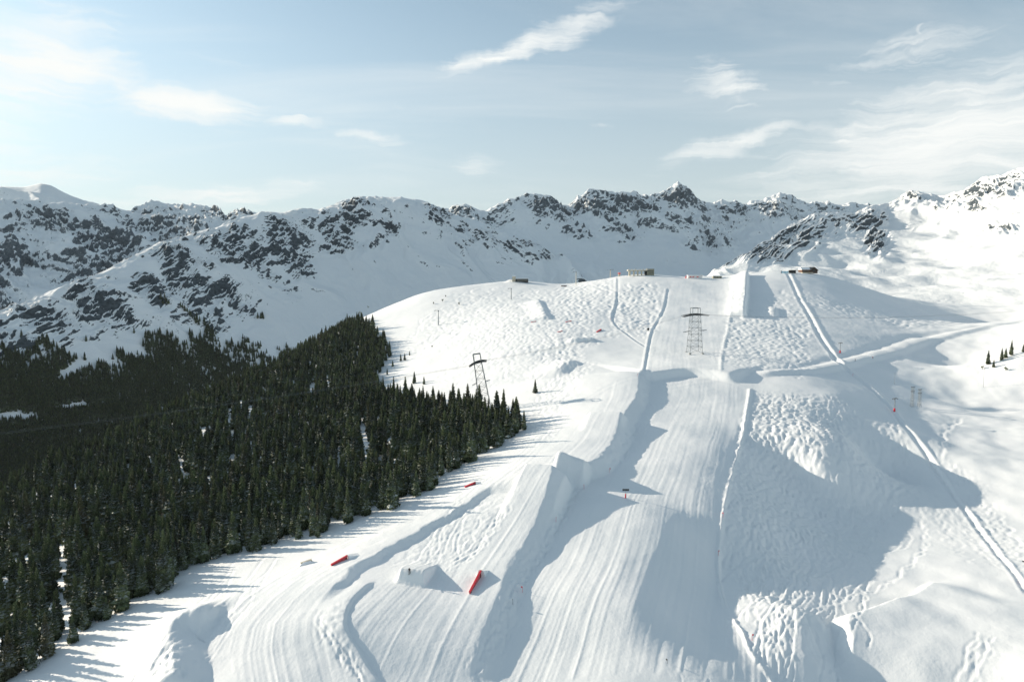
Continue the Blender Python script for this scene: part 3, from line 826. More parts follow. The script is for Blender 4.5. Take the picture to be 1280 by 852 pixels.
# ------------------------------------------------------------------ spruces
def needle_mat(name, dark, light, frost):
    m, t, b = new_mat(name)
    g = t.n('ShaderNodeNewGeometry')
    oi = t.n('ShaderNodeObjectInfo')
    tc = t.n('ShaderNodeTexCoord')
    n1 = t.n('ShaderNodeTexNoise', in_Vector=tc.outputs['Object'], in_Scale=2.2, in_Detail=3.0)
    c = t.mix(t.ss(n1.outputs[0], 0.3, 0.7), dark, light)
    # each tree a little different, a few brownish
    c = t.mix(t.ss(oi.outputs['Random'], 0.90, 1.0, 0.0, 0.5), c, (0.060, 0.040, 0.026))
    hv = t.n('ShaderNodeHueSaturation', in_Color=c, in_Value=t.ss(oi.outputs['Random'], 0.0, 0.9, 0.75, 1.35))
    sp = t.n('ShaderNodeSeparateXYZ', in_0=g.outputs['True Normal'])
    az = t.m('ADD', t.m('ABSOLUTE', sp.outputs[2]), 0.12)
    n2 = t.n('ShaderNodeTexNoise', in_Vector=tc.outputs['Object'], in_Scale=1.6, in_Detail=4.0)
    f = t.m('MULTIPLY', t.ss(az, 0.45, 0.9), t.ss(n2.outputs[0], 0.42, 0.60))
    c2 = t.mix(t.m('MULTIPLY', f, frost), hv.outputs[0], (0.62, 0.65, 0.66))
    t.link(c2, b.inputs['Base Color'])
    b.inputs['Roughness'].default_value = 0.7
    b.inputs['Specular IOR Level'].default_value = 0.2
    return m
M_NEEDLE = needle_mat('spruce_needles', (0.028, 0.040, 0.021), (0.150, 0.182, 0.086), 0.7)
M_BARK = flat_mat('spruce_bark', (0.045, 0.036, 0.03), 0.9, 0, 0.3)

def spruce_mesh(seed, levels=24, lean=0.0, slim=1.0):
    """crown of a conifer of height 1: whorls of drooping branches carrying flat twigs"""
    rnd = random.Random(seed)
    mb = MB()
    z = 0.07
    tops = []
    while z < 0.985:
        q = (z - 0.07) / 0.915
        L = (0.165 * (1 - q) ** 0.85 + 0.012) * slim * rnd.uniform(0.78, 1.12)
        if q < 0.12: L *= 0.72 + 2.2 * q
        nb = max(4, int(9 - 4 * q + rnd.random()))
        a0 = rnd.uniform(0, 6.28)
        for k in range(nb):
            a = a0 + 6.283 * k / nb + rnd.uniform(-0.25, 0.25)
            l = L * rnd.uniform(0.65, 1.18)
            drop = -l * rnd.uniform(0.25, 0.6) * (1 - 0.9 * q) + l * 0.35 * q
            d = Vector((math.cos(a), math.sin(a), 0)); sd = Vector((-math.sin(a), math.cos(a), 0))
            zb = z + rnd.uniform(-0.012, 0.012)
            w = l * 0.34 + 0.004
            root = Vector((0, 0, zb)) + d * 0.006
            mid = Vector((0, 0, zb + drop * 0.35 + l * 0.05)) + d * l * 0.55
            tip = Vector((0, 0, zb + drop)) + d * l
            hang = Vector((0, 0, -l * rnd.uniform(0.14, 0.32) - 0.004))
            # two tilted twig sheets and hanging tassels
            v = [root, mid + sd * w + hang, tip, mid - sd * w + hang, mid, tip + hang * 0.5 - d * l * 0.06]
            mb.add(v, [(0, 1, 4), (4, 1, 2), (0, 4, 3), (4, 2, 3)])
            for e in range(4):
                p = root.lerp(tip, rnd.uniform(0.35, 0.85)) + sd * rnd.uniform(-w, w) * 0.8
                mb.add([p + d * w * 0.5 + sd * w * rnd.uniform(-0.5, 0.5), p + sd * -w * rnd.uniform(-0.5, 0.5) - d * w * 0.4, p + hang * rnd.uniform(1.4, 2.4) + d * w * 0.1], [(0, 1, 2)])
        z += 0.915 / levels * (1.15 - 0.55 * q)
    mb.tube((0, 0, 0.93), (0, 0, 1.0), 0.006, 0.0015, 4)
    mb.tube((0, 0, 0.10), (0, 0, 0.20), 0.05 * slim, 0.088 * slim, 9)  # solid inner core added to block light, so crowns shade their far side
    mb.tube((0, 0, 0.20), (0, 0, 0.55), 0.088 * slim, 0.052 * slim, 9)
    mb.tube((0, 0, 0.55), (0, 0, 0.95), 0.052 * slim, 0.004, 9)
    return mb.mesh('crown', M_NEEDLE)
crowns = [spruce_mesh(i + 1, 24 + i % 3 * 2, 0, [1.0, 0.85, 1.15, 0.78, 1.0, 0.92][i]) for i in range(6)]
trunk_mb = MB()
trunk_mb.tube((0, 0, -0.09), (0, 0, 0.30), 0.014, 0.010, 7).tube((0, 0, 0.30), (0, 0, 0.92), 0.010, 0.003, 6)
for k in range(5):
    a = k * 1.3
    trunk_mb.tube((0, 0, 0.10 + 0.05 * k), (0.05 * math.cos(a), 0.05 * math.sin(a), 0.09 + 0.05 * k), 0.003, 0.001, 4)
trunk_me = trunk_mb.mesh('trunk', M_BARK)
# the same tree in one mesh, for the trees of the forest that cannot be told apart
whole = []
for c in crowns:
    bm = bmesh.new(); bm.from_mesh(c); bm.from_mesh(trunk_me)
    me = bpy.data.meshes.new('forest_tree'); bm.to_mesh(me); bm.free()
    me.materials.append(M_NEEDLE); whole.append(me)

def spruce(p, h, k, label, group, name='spruce_tree', rz=None, cat='tree', sx=1.0):
    r = thing(name, label, cat, (p[0], p[1], p[2]), random.uniform(0, 6.28) if rz is None else rz, group)
    r.scale = (h * sx, h * sx, h)
    for nm, me in (('crown', crowns[k % 6]), ('trunk', trunk_me)):
        o = bpy.data.objects.new(nm, me); COL.objects.link(o); o.parent = r
    return r

random.seed(11)
rg = np.random.default_rng(17)
edge_uv = [(-60, 905), (0, 864), (60, 824), (130, 778), (200, 746), (232, 717), (262, 701), (330, 688), (400, 671), (440, 655), (500, 632), (546, 609), (552, 596), (575, 584), (612, 566), (648, 540), (652, 528), (600, 518), (545, 508), (492, 500), (470, 486), (476, 462), (488, 446), (478, 424), (456, 403), (438, 396)]
edge_w = [ground(u, v)[:2] for u, v in edge_uv]
poly = edge_w + [(-215, 880), (-330, 1000), (-620, 1000), (-700, 640), (-560, 380), (-420, 200), (-260, 110), (-150, 105)]
SP = 5.2
gx, gy = np.meshgrid(np.arange(-720, 60, SP), np.arange(100, 1010, SP))
gx = (gx + rg.uniform(-0.45, 0.45, gx.shape) * SP).ravel(); gy = (gy + rg.uniform(-0.45, 0.45, gy.shape) * SP).ravel()
keep = inpoly(poly, gx, gy) & (np.abs(np.arctan2(gx, gy)) < math.radians(45.5))
keep &= (fbm(gx / 30, gy / 30, 2, 91) > -0.75)
for (u, v, rx, ry) in ((32, 700, 20, 11), (414, 408, 12, 22), (90, 655, 10, 8)):
    c = ground(u, v); keep &= (((gx - c[0]) / rx) ** 2 + ((gy - c[1]) / ry) ** 2) > 1
gx, gy = gx[keep], gy[keep]
def edge_dist(x, y):
    L = np.array(edge_w); b = np.full(len(x), 1e9)
    for i in range(len(L) - 1):
        s_ = L[i + 1] - L[i]; l2 = (s_ ** 2).sum() + 1e-9
        t_ = np.clip(((x - L[i, 0]) * s_[0] + (y - L[i, 1]) * s_[1]) / l2, 0, 1)
        b = np.minimum(b, np.hypot(x - L[i, 0] - t_ * s_[0], y - L[i, 1] - t_ * s_[1]))
    return b
thin = (edge_dist(gx, gy) < 26) | (rg.uniform(0, 1, len(gx)) < 0.46)
gx, gy = gx[thin], gy[thin]
gz = height(gx, gy)
gh = rg.triangular(7.5, 15.5, 24, len(gx)) * (1 + 0.18 * fbm(gx / 70, gy / 70, 2, 92)) * (1 - 0.22 * sstep(gy, 600, 850))
# which ones show largest: near ones that stand in the frame and are not hidden low behind others
ang = gx / gy
inframe = (ang > -0.80) & (gh / np.hypot(gx, gy) > 0)
ed = edge_dist(gx, gy)
gh *= 0.82 + 0.18 * sstep(ed, 4, 40)
score = gh / np.hypot(gx, gy) * np.where(ed < 14, 1.6, 1.0) * np.where(inframe, 1, 0)
order = np.argsort(-score)
near300 = order[:278]
rest = order[278:]
for i in near300:
    row = 0 if ed[i] < 9 else 1 if ed[i] < 24 else 2
    reach = 0 if gy[i] < 215 else 1 if gy[i] < 300 else 2
    lab = [['dark front-row spruce at the lower left corner, near the scooped snow mound', 'dark front-row spruce along the groomed piste, across from the left red rail', 'dark front-row spruce at the far end of the forest, below the leaning pylon'],
           ['spruce just behind the front row at the lower left corner of the forest', 'spruce just behind the front row, across from the left red rail', 'spruce just behind the front row at the far end, below the leaning pylon'],
           ['tall spruce deep inside the forest at the lower left corner of the picture', 'tall spruce deep inside the forest behind the stretch facing the left red rail', 'tall spruce deep inside the forest towards the leaning pylon']][row][reach]
    grp = ['spruces in the front row', 'spruces just behind the front row', 'spruces inside the near forest'][row] + [' at the lower left', ' along the piste', ' at the far end'][reach]
    spruce((gx[i], gy[i], gz[i]), gh[i], random.randrange(6), lab, grp, sx=random.uniform(0.95, 1.35))

# single trees out on the snow: base pixel, height in pixels
singles = [
    (669, 491, 17, 'lone dark spruce on the snow beside the upper jump lane, apart from the forest'),
    (655, 537, 25, 'spruce at the tip of the forest, farthest right towards the jump lane'),
    (466, 413, 20, 'bushy spruce at the upper right tip of the forest on the hill'),
    (467, 486, 18, 'single spruce standing in the snowy bay of the forest edge'),
    (518, 479, 15, 'spruce out on the snow below the hill, left of the leaning cableway pylon'),
    (501, 451, 9, 'left one of two small spruces on the open slope above the forest bay'),
    (506, 450, 9, 'right one of two small spruces on the open slope above the forest bay'),
    (512, 444, 6, 'tiny young spruce highest on the open slope above the forest bay'),
    (491, 458, 8, 'small spruce close to the forest edge below the two small spruces'),
    (484, 468, 9, 'small spruce low in the snowy bay of the forest edge'),
    (530, 480, 10, 'small spruce between the forest top and the open slope'),
    (1235, 455, 17, 'leftmost spruce of the small clump on the right-hand snowy hill'),
    (1242, 459, 10, 'small snow-dusted spruce in front of the clump on the right-hand hill'),
    (1252, 450, 15, 'middle spruce of the small clump on the right-hand snowy hill'),
    (1257, 447, 12, 'shorter spruce tucked between the two tallest of the right-hand clump'),
    (1264, 444, 19, 'tallest spruce of the small clump on the right-hand snowy hill'),
    (1279, 440, 10, 'spruce cut by the right edge of the picture on the snowy hill'),
]
for k, (u, v, hp, lab) in enumerate(singles):
    p = ground(u, v)
    spruce(p, max(2.5, hp * p[1] / FPX * 1.05), k, lab, None, sx=1.15)

# the rest of the forest and the wooded foot of the mountain across the valley: nobody could count it
pts = [np.stack([gx[rest], gy[rest], gz[rest]], 1)]
hts = [gh[rest]]
th_, Fr_, Dc_, tt_, AX, AY, AZ = RA
def to_pix(x, y, z):
    dep = y * math.cos(PITCH) - z * math.sin(PITCH)
    return W0 / 2 + FPX * x / dep, H0 / 2 - FPX * (z * math.cos(PITCH) + y * math.sin(PITCH)) / dep
nA = 90000
fj = rg.uniform(0, len(th_) - 1.01, nA); fi = rg.uniform(0, 1, nA) ** 0.8 * np.searchsorted(tt_, 0.80)
i0, j0 = fi.astype(int), fj.astype(int); a_, b_ = fi - i0, fj - j0
def bil(Gd): return (Gd[i0, j0] * (1 - a_) + Gd[i0 + 1, j0] * a_) * (1 - b_) + (Gd[i0, j0 + 1] * (1 - a_) + Gd[i0 + 1, j0 + 1] * a_) * b_
fx, fy, fz = bil(AX), bil(AY), bil(AZ)
pu, pv = to_pix(fx, fy, fz)
tree_u = [-400, -100, 0, 40, 70, 90, 110, 140, 180, 210, 225, 240, 262, 280, 300, 330, 430, 520]
tree_v = [470, 455, 448, 446, 440, 446, 462, 452, 432, 410, 420, 424, 414, 426, 436, 440, 440, 440]
lim = np.interp(pu, tree_u, tree_v) + 16 * fbm(fx / 45, fy / 45, 3, 44)
kp = (pv > lim) & (pu < 440) & (rg.uniform(0, 1, nA) < 0.18 + 0.82 * sstep(pv - lim, 0, 38))
for (u, v, a, b, c) in ((92, 462, 26, 7, -0.6), (100, 508, 36, 5, -0.12), (20, 522, 30, 6, 0.0)):
    du, dv = pu - u, pv - v
    x_, y_ = du * math.cos(c) + dv * math.sin(c), -du * math.sin(c) + dv * math.cos(c)
    kp &= ((x_ / a) ** 2 + (y_ / b) ** 2) > 1
# scattered trees climbing the gullies above the tree line
kp |= (pv > lim - 34) & (pu < 330) & (fbm(fx / 55, fy / 55, 3, 45) > 0.42) & (rg.uniform(0, 1, nA) < 0.5)
pts.append(np.stack([fx[kp], fy[kp], fz[kp]], 1)); hts.append(rg.uniform(9, 15, kp.sum()))
PT = np.vstack(pts); HT = np.concatenate(hts)

lib = bpy.data.collections.new('forest_tree_kinds')
for k, me in enumerate(whole):
    lib.objects.link(bpy.data.objects.new('forest_tree', me))
fm_ = bpy.data.meshes.new('spruce_forest')
fm_.vertices.add(len(PT)); fm_.vertices.foreach_set('co', PT.astype(np.float32).ravel())
sc_ = np.stack([HT * rg.uniform(0.95, 1.4, len(HT)), HT * 0, HT], 1); sc_[:, 1] = sc_[:, 0]
at = fm_.attributes.new('tree_scale', 'FLOAT_VECTOR', 'POINT'); at.data.foreach_set('vector', sc_.astype(np.float32).ravel())
at = fm_.attributes.new('tree_turn', 'FLOAT', 'POINT'); at.data.foreach_set('value', rg.uniform(0, 6.28, len(HT)).astype(np.float32))
at = fm_.attributes.new('tree_kind', 'INT', 'POINT'); at.data.foreach_set('value', rg.integers(0, 6, len(HT)).astype(np.int32))
forest = bpy.data.objects.new('spruce_forest', fm_); COL.objects.link(forest)
forest['kind'] = 'stuff'; forest['label'] = 'dense dark spruce forest covering the flank and the valley on the left'; forest['category'] = 'forest'
ng = bpy.data.node_groups.new('forest', 'GeometryNodeTree')
ng.interface.new_socket('Geometry', in_out='INPUT', socket_type='NodeSocketGeometry')
ng.interface.new_socket('Geometry', in_out='OUTPUT', socket_type='NodeSocketGeometry')
gi = ng.nodes.new('NodeGroupInput'); go = ng.nodes.new('NodeGroupOutput')
iop = ng.nodes.new('GeometryNodeInstanceOnPoints'); ci = ng.nodes.new('GeometryNodeCollectionInfo')
ci.inputs['Collection'].default_value = lib; ci.inputs['Separate Children'].default_value = True; ci.inputs['Reset Children'].default_value = True
def named(kind, nm):
    nd = ng.nodes.new('GeometryNodeInputNamedAttribute'); nd.data_type = kind; nd.inputs[0].default_value = nm
    return nd.outputs[0]
comb = ng.nodes.new('ShaderNodeCombineXYZ'); ng.links.new(named('FLOAT', 'tree_turn'), comb.inputs[2])
ng.links.new(gi.outputs[0], iop.inputs['Points']); ng.links.new(ci.outputs[0], iop.inputs['Instance'])
iop.inputs['Pick Instance'].default_value = True
ng.links.new(named('INT', 'tree_kind'), iop.inputs['Instance Index'])
ng.links.new(comb.outputs[0], iop.inputs['Rotation']); ng.links.new(named('FLOAT_VECTOR', 'tree_scale'), iop.inputs['Scale'])
ng.links.new(iop.outputs[0], go.inputs[0])
md = forest.modifiers.new('trees', 'NODES'); md.node_group = ng

# ------------------------------------------------------------------ cableway pylons
def beam(mb, a, b, w):
    mb.tube(a, b, w * 0.7, None, 4)
def pylon(base, h, half, lean, rz, label, saddle_len, saddle_tilt):
    """lattice tower of a cable car: four legs, bracing, a long rope saddle like a hat and a frame on top"""
    r = thing('cableway_pylon', label, 'pylon', base, rz)
    R = Matrix.Rotation(lean, 4, 'Y')
    def T(p): return tuple(R @ Vector(p))
    hs = h * 0.84
    top = half * 0.78
    cor = [(-1, -1), (1, -1), (1, 1), (-1, 1)]
    def at(z, k):
        w = half * 1.25 + (top - half * 1.25) * min(1, max(0, z) / hs)
        return T((cor[k][0] * w, cor[k][1] * w, z))
    for k in range(4):
        mb = MB(); beam(mb, at(-3, k), at(hs, k), 0.24); mb.build('leg', M_STEEL, r)
    n = 6
    for side in range(4):
        mb = MB()
        for i in range(n):
            z0, z1 = hs * i / n, hs * (i + 1) / n
            a, b = side, (side + 1) % 4
            beam(mb, at(z0, a), at(z1, b), 0.10); beam(mb, at(z0, b), at(z1, a), 0.10)
            beam(mb, at(z1, a), at(z1, b), 0.16)
        mb.build('lattice_side', M_STEEL, r)
    # rope saddles: curved shoes along the rope, on both sides, with a walkway between
    for sy in (-1, 1):
        mb = MB()
        prev = None
        for i in range(13):
            q = i / 12 * 2 - 1
            x = q * saddle_len / 2
            z = hs + 0.9 - 1.1 * q * q + saddle_tilt * x
            p = T((x, sy * top * 1.05, z))
            if prev: mb.tube(prev[0], p, 0.45 * (1 - 0.55 * abs(prev[1])), 0.45 * (1 - 0.55 * abs(q)), 6)
            prev = (p, q)
        mb.build('rope_saddle', M_DARK, r)
    mb = MB()
    for i in range(12):
        q0 = (i + 0.5) / 12 * 2 - 1
        x = q0 * saddle_len * 0.47
        c = T((x, 0, hs + 0.2 - 1.0 * q0 * q0 + saddle_tilt * x))
        mb.box(c, (saddle_len / 12.4, top * 2.0, 0.35), R.to_3x3() @ Matrix.Rotation(math.atan(2.0 * q0 / (saddle_len * 0.47) - saddle_tilt), 3, 'Y'))
    mb.build('walkway', M_DARK, r)
    mb = MB()
    w = top * 0.95
    for a, b in (((-w, -w, hs + 0.8), (-w, -w, h)), ((w, -w, hs + 0.8), (w, -w, h)), ((w, w, hs + 0.8), (w, w, h)), ((-w, w, hs + 0.8), (-w, w, h)),
                 ((-w, -w, h), (w, -w, h)), ((w, -w, h), (w, w, h)), ((w, w, h), (-w, w, h)), ((-w, w, h), (-w, -w, h))):
        beam(mb, T(a), T(b), 0.34)
    mb.build('top_frame', M_STEEL, r)
    for sx in (-1, 1):
        mb = MB()
        zz = hs * 0.60
        beam(mb, T((sx * top, 0, zz)), T((sx * (top + saddle_len * 0.30), 0, zz - 1.4 if sx < 0 else zz + 0.2)), 0.32)
        beam(mb, T((sx * top, -top, zz - 0.6)), T((sx * (top + saddle_len * 0.28), 0, zz - 1.4 if sx < 0 else zz + 0.2)), 0.16)
        mb.build('guide_arm', M_STEEL, r)
    mb = MB()
    for k in range(4):
        p = at(0, k); mb.box((p[0], p[1], -0.2), (1.6, 1.6, 1.6), None, 0, 0.8)
    mb.build('footing', flat_mat('concrete', (0.3, 0.3, 0.29)), r)
    return r, T, hs
g1 = ground(868, 441)
pyl2, T2, hs2 = pylon(tuple(g1), 34.5, 4.0, 0.0, 0.05, 'upright grey lattice cableway pylon with a dark saddle on the groomed piste', 20.0, 0.035)
g0 = ground(607, 512)
d0 = g0[1]
pyl1, T1, hs1 = pylon((g0[0], g0[1], g0[2]), 72 * d0 / FPX, 2.9, math.radians(-9), 0.0, 'leaning lattice cableway pylon with a dark saddle rising out of the forest', 11.5, 0.16)

def cable(a, b, sag, label, r=0.05):
    mb = MB()
    a, b = Vector(a), Vector(b); prev = a
    for i in range(1, 25):
        t = i / 24
        p = a.lerp(b, t) - Vector((0, 0, sag * 4 * t * (1 - t)))
        mb.tube(prev, p, r, None, 5); prev = p
    o = mb.build('cable', M_CABLE)
    o['label'] = label; o['category'] = 'cable'; o['group'] = 'ropes of the cableway'
    return o
def wp(o, p): return Matrix.Translation(o.location) @ Matrix.Rotation(o.rotation_euler[2], 4, 'Z') @ Vector(p)
for sy, nm in ((-1, 'nearer'), (1, 'farther')):
    a = wp(pyl1, T1((5.6, sy * 2.3, hs1 + 0.9))); b = wp(pyl2, T2((-9.8, sy * 3.2, hs2 - 0.6)))
    cable(a, b, 2.5, nm + ' steel rope hanging between the leaning pylon and the upright pylon')
    c = wp(pyl2, T2((9.8, sy * 3.2, hs2 + 0.2)))
    _, _, ax, az = pixdir(1420, 372)
    cable(c, (ax * 700, 700 + sy * 3, az * 700), 9.0, nm + ' steel rope running right from the upright pylon across the slope')
    e = wp(pyl1, T1((-5.6, sy * 2.3, hs1 - 0.9)))
    cable(e, (-420, 330 + sy * 3, -92), 5.0, nm + ' steel rope running left from the leaning pylon over the forest')

# ------------------------------------------------------------------ lift posts
def chair_post(u, v, hp, label, arm=-1):
    p = ground(u, v); h = hp * p[1] / FPX
    r = thing('lift_post', label, 'lift post', tuple(p), 0.0, 'posts of the lift on the left hill')
    MB().tube((0, 0, -1), (0, 0, h), 0.55, 0.35, 10).build('pole', M_CREAM if u > 700 else M_STEEL, r)
    MB().box((arm * 1.6, 0, h + 0.1), (4.6, 0.5, 0.45)).build('crossarm', M_STEEL, r)
    for x in (-3.6, 0.5):
        mb = MB(); mb.box((x * -arm if arm > 0 else x, 0, h - 0.45), (0.25, 3.2, 0.35))
        for k in (-1.2, -0.4, 0.4, 1.2): mb.tube((x - 0.15, k, h - 0.7), (x + 0.15, k, h - 0.7), 0.25, None, 8)
        mb.build('sheave_train', M_DARK, r)
    return r
chair_post(548, 406, 18, 'grey lift post alone on the lower bright hillside above the forest')
chair_post(639, 374, 13.5, 'lift post in front of the dark hut on the hill')
chair_post(720, 356, 16, 'tall pale lift post between the dark hut and the summit station')
chair_post(763, 346, 9, 'small pale lift post nearest the summit station', 1)

def tbar_post(u, v, hp, label, ps=1.0):
    p = ground(u, v); h = hp * p[1] / FPX
    r = thing('drag_lift_post', label, 'lift post', tuple(p), 0.5, 'posts along the drag lift track')
    MB().tube((0, 0, -1), (0, 0, h), 0.28, 0.2, 8).build('pole', M_STEEL, r)
    MB().box((0, 0, h), (3.6, 0.3, 0.35)).build('crossbar', M_STEEL, r)
    for x in (-1.6, 1.6):
        mb = MB(); mb.box((x, 0, h - 0.4), (0.18, 1.8, 0.22))
        for k in (-0.6, 0.6): mb.tube((x - 0.1, k, h - 0.5), (x + 0.1, k, h - 0.5), 0.26, None, 8)
        mb.build('sheave_pair', M_DARK, r)
    mb = MB(); mb.tube((0, 0, -0.3), (0, 0, 1.9 * ps), 0.62 * ps, 0.58 * ps, 10); mb.tube((0, 0, 1.9 * ps), (0, 0, 2.05 * ps), 0.58 * ps, 0.4 * ps, 10)
    mb.build('crash_pad', M_RED, r)
    return r
tbar_post(1050, 441, 13, 'drag lift post with red pad just above the crossing of the cat road')
tbar_post(1118, 514, 17, 'drag lift post with red pad left of the twin lattice mast')
tbar_post(1283, 727, 30, 'drag lift post with red pad at the right edge of the picture', 0.7)

def mast(u, v, hp, label, dx):
    p = ground(u, v); h = hp * p[1] / FPX
    r = thing('lattice_mast', label, 'mast', (p[0] + dx, p[1], p[2]), 0.3, 'twin lattice masts')
    for sx in (-1, 1):
        for sy in (-1, 1): MB().tube((sx * 0.8, sy * 0.8, -1), (sx * 0.45, sy * 0.45, h), 0.10, None, 4).build('leg', M_STEEL, r)
    mb = MB()
    for i in range(7):
        z0, z1 = h * i / 7, h * (i + 1) / 7
        w0, w1 = 0.8 - 0.35 * i / 7, 0.8 - 0.35 * (i + 1) / 7
        for (a, b) in (((-1, -1), (1, -1)), ((1, -1), (1, 1)), ((1, 1), (-1, 1)), ((-1, 1), (-1, -1))):
            mb.tube((a[0] * w0, a[1] * w0, z0), (b[0] * w1, b[1] * w1, z1), 0.05, None, 4)
            mb.tube((a[0] * w1, a[1] * w1, z1), (b[0] * w1, b[1] * w1, z1), 0.05, None, 4)
    mb.build('lattice', M_STEEL, r)
    for z in (h, h * 0.78): MB().box((0, 0, z), (3.4, 0.3, 0.3)).build('crossarm', M_DARK, r)
    return r
mast(1140, 508, 25, 'left one of the twin lattice masts beside the drag lift track', 0)
mast(1149, 508, 22, 'right one of the twin lattice masts beside the drag lift track', 0)
def thin_pole(u, v, hp, label):
    p = ground(u, v); h = hp * p[1] / FPX
    r = thing('thin_pole', label, 'pole', tuple(p))
    MB().tube((0, 0, -0.6), (0, 0, h), 0.12, 0.07, 6).build('shaft', M_STEEL, r)
    MB().tube((0, 0, h), (0, 0, h + 0.25), 0.16, 0.05, 6).build('cap', M_DARK, r)
thin_pole(1229, 484, 26, 'thin grey pole on the snow below the clump of spruces on the right')
thin_pole(1118, 480, 14, 'thin grey pole on the slope between the cat road and the twin masts')

# ------------------------------------------------------------------ buildings on the crest
def windows(r, y, z, xs, w, h, wall=None):
    for x in xs:
        f = MB().box((x, y - 0.03, z), (w + 0.3, 0.16, h + 0.3)).build('window', M_CREAM, wall or r)
        if wall is None: MB().box((x, y - 0.13, z), (w, 0.05, h)).build('pane', M_GLASS, f)

p = ground(650, 352.5)
r = thing('mountain_hut', 'low dark hut with a small turret on the left hill, snow on its roof', 'hut', (p[0], p[1] + 4, p[2] + 0.2), 0.0)
MB().box((2.5, 0, 1.9), (17, 8, 4.4)).build('wall', M_DARK, r)
MB().box((2.5, 0, 4.35), (17.8, 8.8, 0.5)).build('roof', SNOW, r)
MB().box((-8, -1, 3.4), (4.6, 5, 7.4)).build('turret', M_CREAM, r)
MB().prism([(-3.9, 7.1), (1.9, 7.1), (-1, 9.2)], -10.6, -5.4).build('turret_roof', SNOW, r)
MB().box((-5.66, -1.2, 5.6), (0.2, 3.2, 2.2)).build('turret_window', M_GLASS, r)
windows(r, -4.0, 2.2, [-2.5, 0.5, 3.5, 6.5, 9.5], 1.9, 1.5)

p = ground(801, 344.5)
r = thing('summit_station', 'cream lift station with a flat canopy on columns on the summit above the piste', 'lift station', (p[0], p[1] + 5, p[2] + 0.1), 0.0)
MB().box((-3, 0, 6.6), (27, 9, 1.2)).build('canopy', M_CREAM, r)
MB().box((-3, 0, 7.35), (27.4, 9.4, 0.3)).build('roof_snow', SNOW, r)
for x in (-14, -8.5, -3.5, 1.5): MB().box((x, -2, 3), (1.5 if x > -14 else 2.2, 3, 6.1)).build('column', M_CREAM, r)
MB().box((12.8, 0, 4.1), (9, 9, 8.4)).build('machine_house', M_OLIVE, r)
MB().box((12.8, 0, 8.5), (9.5, 9.5, 0.35)).build('machine_house_roof', M_OLIVE, r)
MB().box((7.2, 0.5, 3.0), (2.4, 6, 6.0)).build('recess_shade', M_DARK, r)  # solid dark box standing in for the shade of a gap
for z in (3.0, 5.6): MB().box((13, -4.55, z), (6.5, 0.14, 0.9)).build('window', M_GLASS, r)
mb = MB()
for x in (-15, -11, -6, 0, 4): mb.tube((x, 0, 7.4), (x, 0, 8.7), 0.5, 0.4, 8)
mb.build('roof_vent', M_CREAM, r)
MB().tube((-5.4, 0, 7.4), (-5.4, 0, 12), 0.09, 0.05, 5).build('antenna', M_STEEL, r)

p = ground(774, 345)
r = thing('control_cabin', 'small white and red lift cabin just left of the summit station', 'cabin', tuple(p), 0.0)
MB().box((0, 0, 1.2), (2.6, 2.4, 3.0)).build('wall', M_CREAM, r)
MB().box((0, 0, 3.6), (3.0, 2.8, 1.8)).build('upper_panel', M_RED, r)
MB().box((0, 0, 4.6), (3.2, 3.0, 0.3)).build('roof', SNOW, r)

p = ground(869, 348)
r = thing('race_hut', 'low white hut with red boards on the crest right of the summit station', 'hut', (p[0], p[1] + 3, p[2]), 0.0)
MB().box((0, 0, 1.7), (18, 6, 4.2)).build('wall', flat_mat('white_boards', (0.7, 0.68, 0.66)), r)
MB().box((0, 0, 4.0), (19, 7, 0.5)).build('roof', SNOW, r)
for x in (-6, -2.5, 3): MB().box((x, -3.06, 2.0), (2.4, 0.1, 1.1)).build('red_board', M_RED, r)
MB().box((-11, 0, 1.5), (1.2, 1.0, 3.4)).build('red_banner', M_RED, r)
p = ground(897, 348)
r = thing('dark_shed', 'small dark shed on the crest between the white hut and the trench wall', 'shed', (p[0], p[1] + 3, p[2]), 0.0)
MB().box((0, 0, 1.4), (11, 5, 3.2)).build('wall', M_OLIVE, r)
MB().prism([(-3, 2.9), (3, 2.9), (0, 4.1)], -5.9, 5.9).build('roof', SNOW, r)
for x in (-3.5, 0, 3.5): MB().box((x, -2.53, 1.5), (1.8, 0.1, 1.3)).build('window', M_GLASS, r)

p = ground(1010, 341.5)
r = thing('chalet', 'brown timber chalet with dark gable on the crest at the top of the drag lift', 'chalet', (p[0], p[1] + 4, p[2] + 0.2), 0.15)
MB().box((-3.5, 0, 2.0), (12, 9, 5.0)).build('wall', M_WOOD, r)
MB().prism([(-5.4, 4.4), (5.4, 4.4), (0, 7.6)], -10, 3.2).build('roof', SNOW, r)
gb = MB(); gb.add([(2.2, -5.0, -0.3), (12.4, -5.0, -0.3), (12.4, -5.0, 3.6), (7.0, -5.0, 7.6), (2.2, -5.0, 5.0), (2.2, 5, -0.3), (12.4, 5, -0.3), (12.4, 5, 3.6), (7.0, 5, 7.6), (2.2, 5, 5.0)],
       [(0, 1, 2, 3, 4), (9, 8, 7, 6, 5), (0, 5, 6, 1), (1, 6, 7, 2), (4, 3, 8, 9), (3, 2, 7, 8), (0, 4, 9, 5)])
gb.build('gable_wall', flat_mat('dark_timber', (0.05, 0.032, 0.024), 0.85), r)
MB().add([(1.4, -6, 4.9), (7.0, -6, 8.1), (7.0, 6, 8.1), (1.4, 6, 4.9), (1.4, -6, 4.5), (7.0, -6, 7.65), (7.0, 6, 7.65), (1.4, 6, 4.5)], [(0, 1, 2, 3), (4, 7, 6, 5), (0, 4, 5, 1), (3, 2, 6, 7), (0, 3, 7, 4), (1, 5, 6, 2)]).build('roof_slope', M_DARK, r)
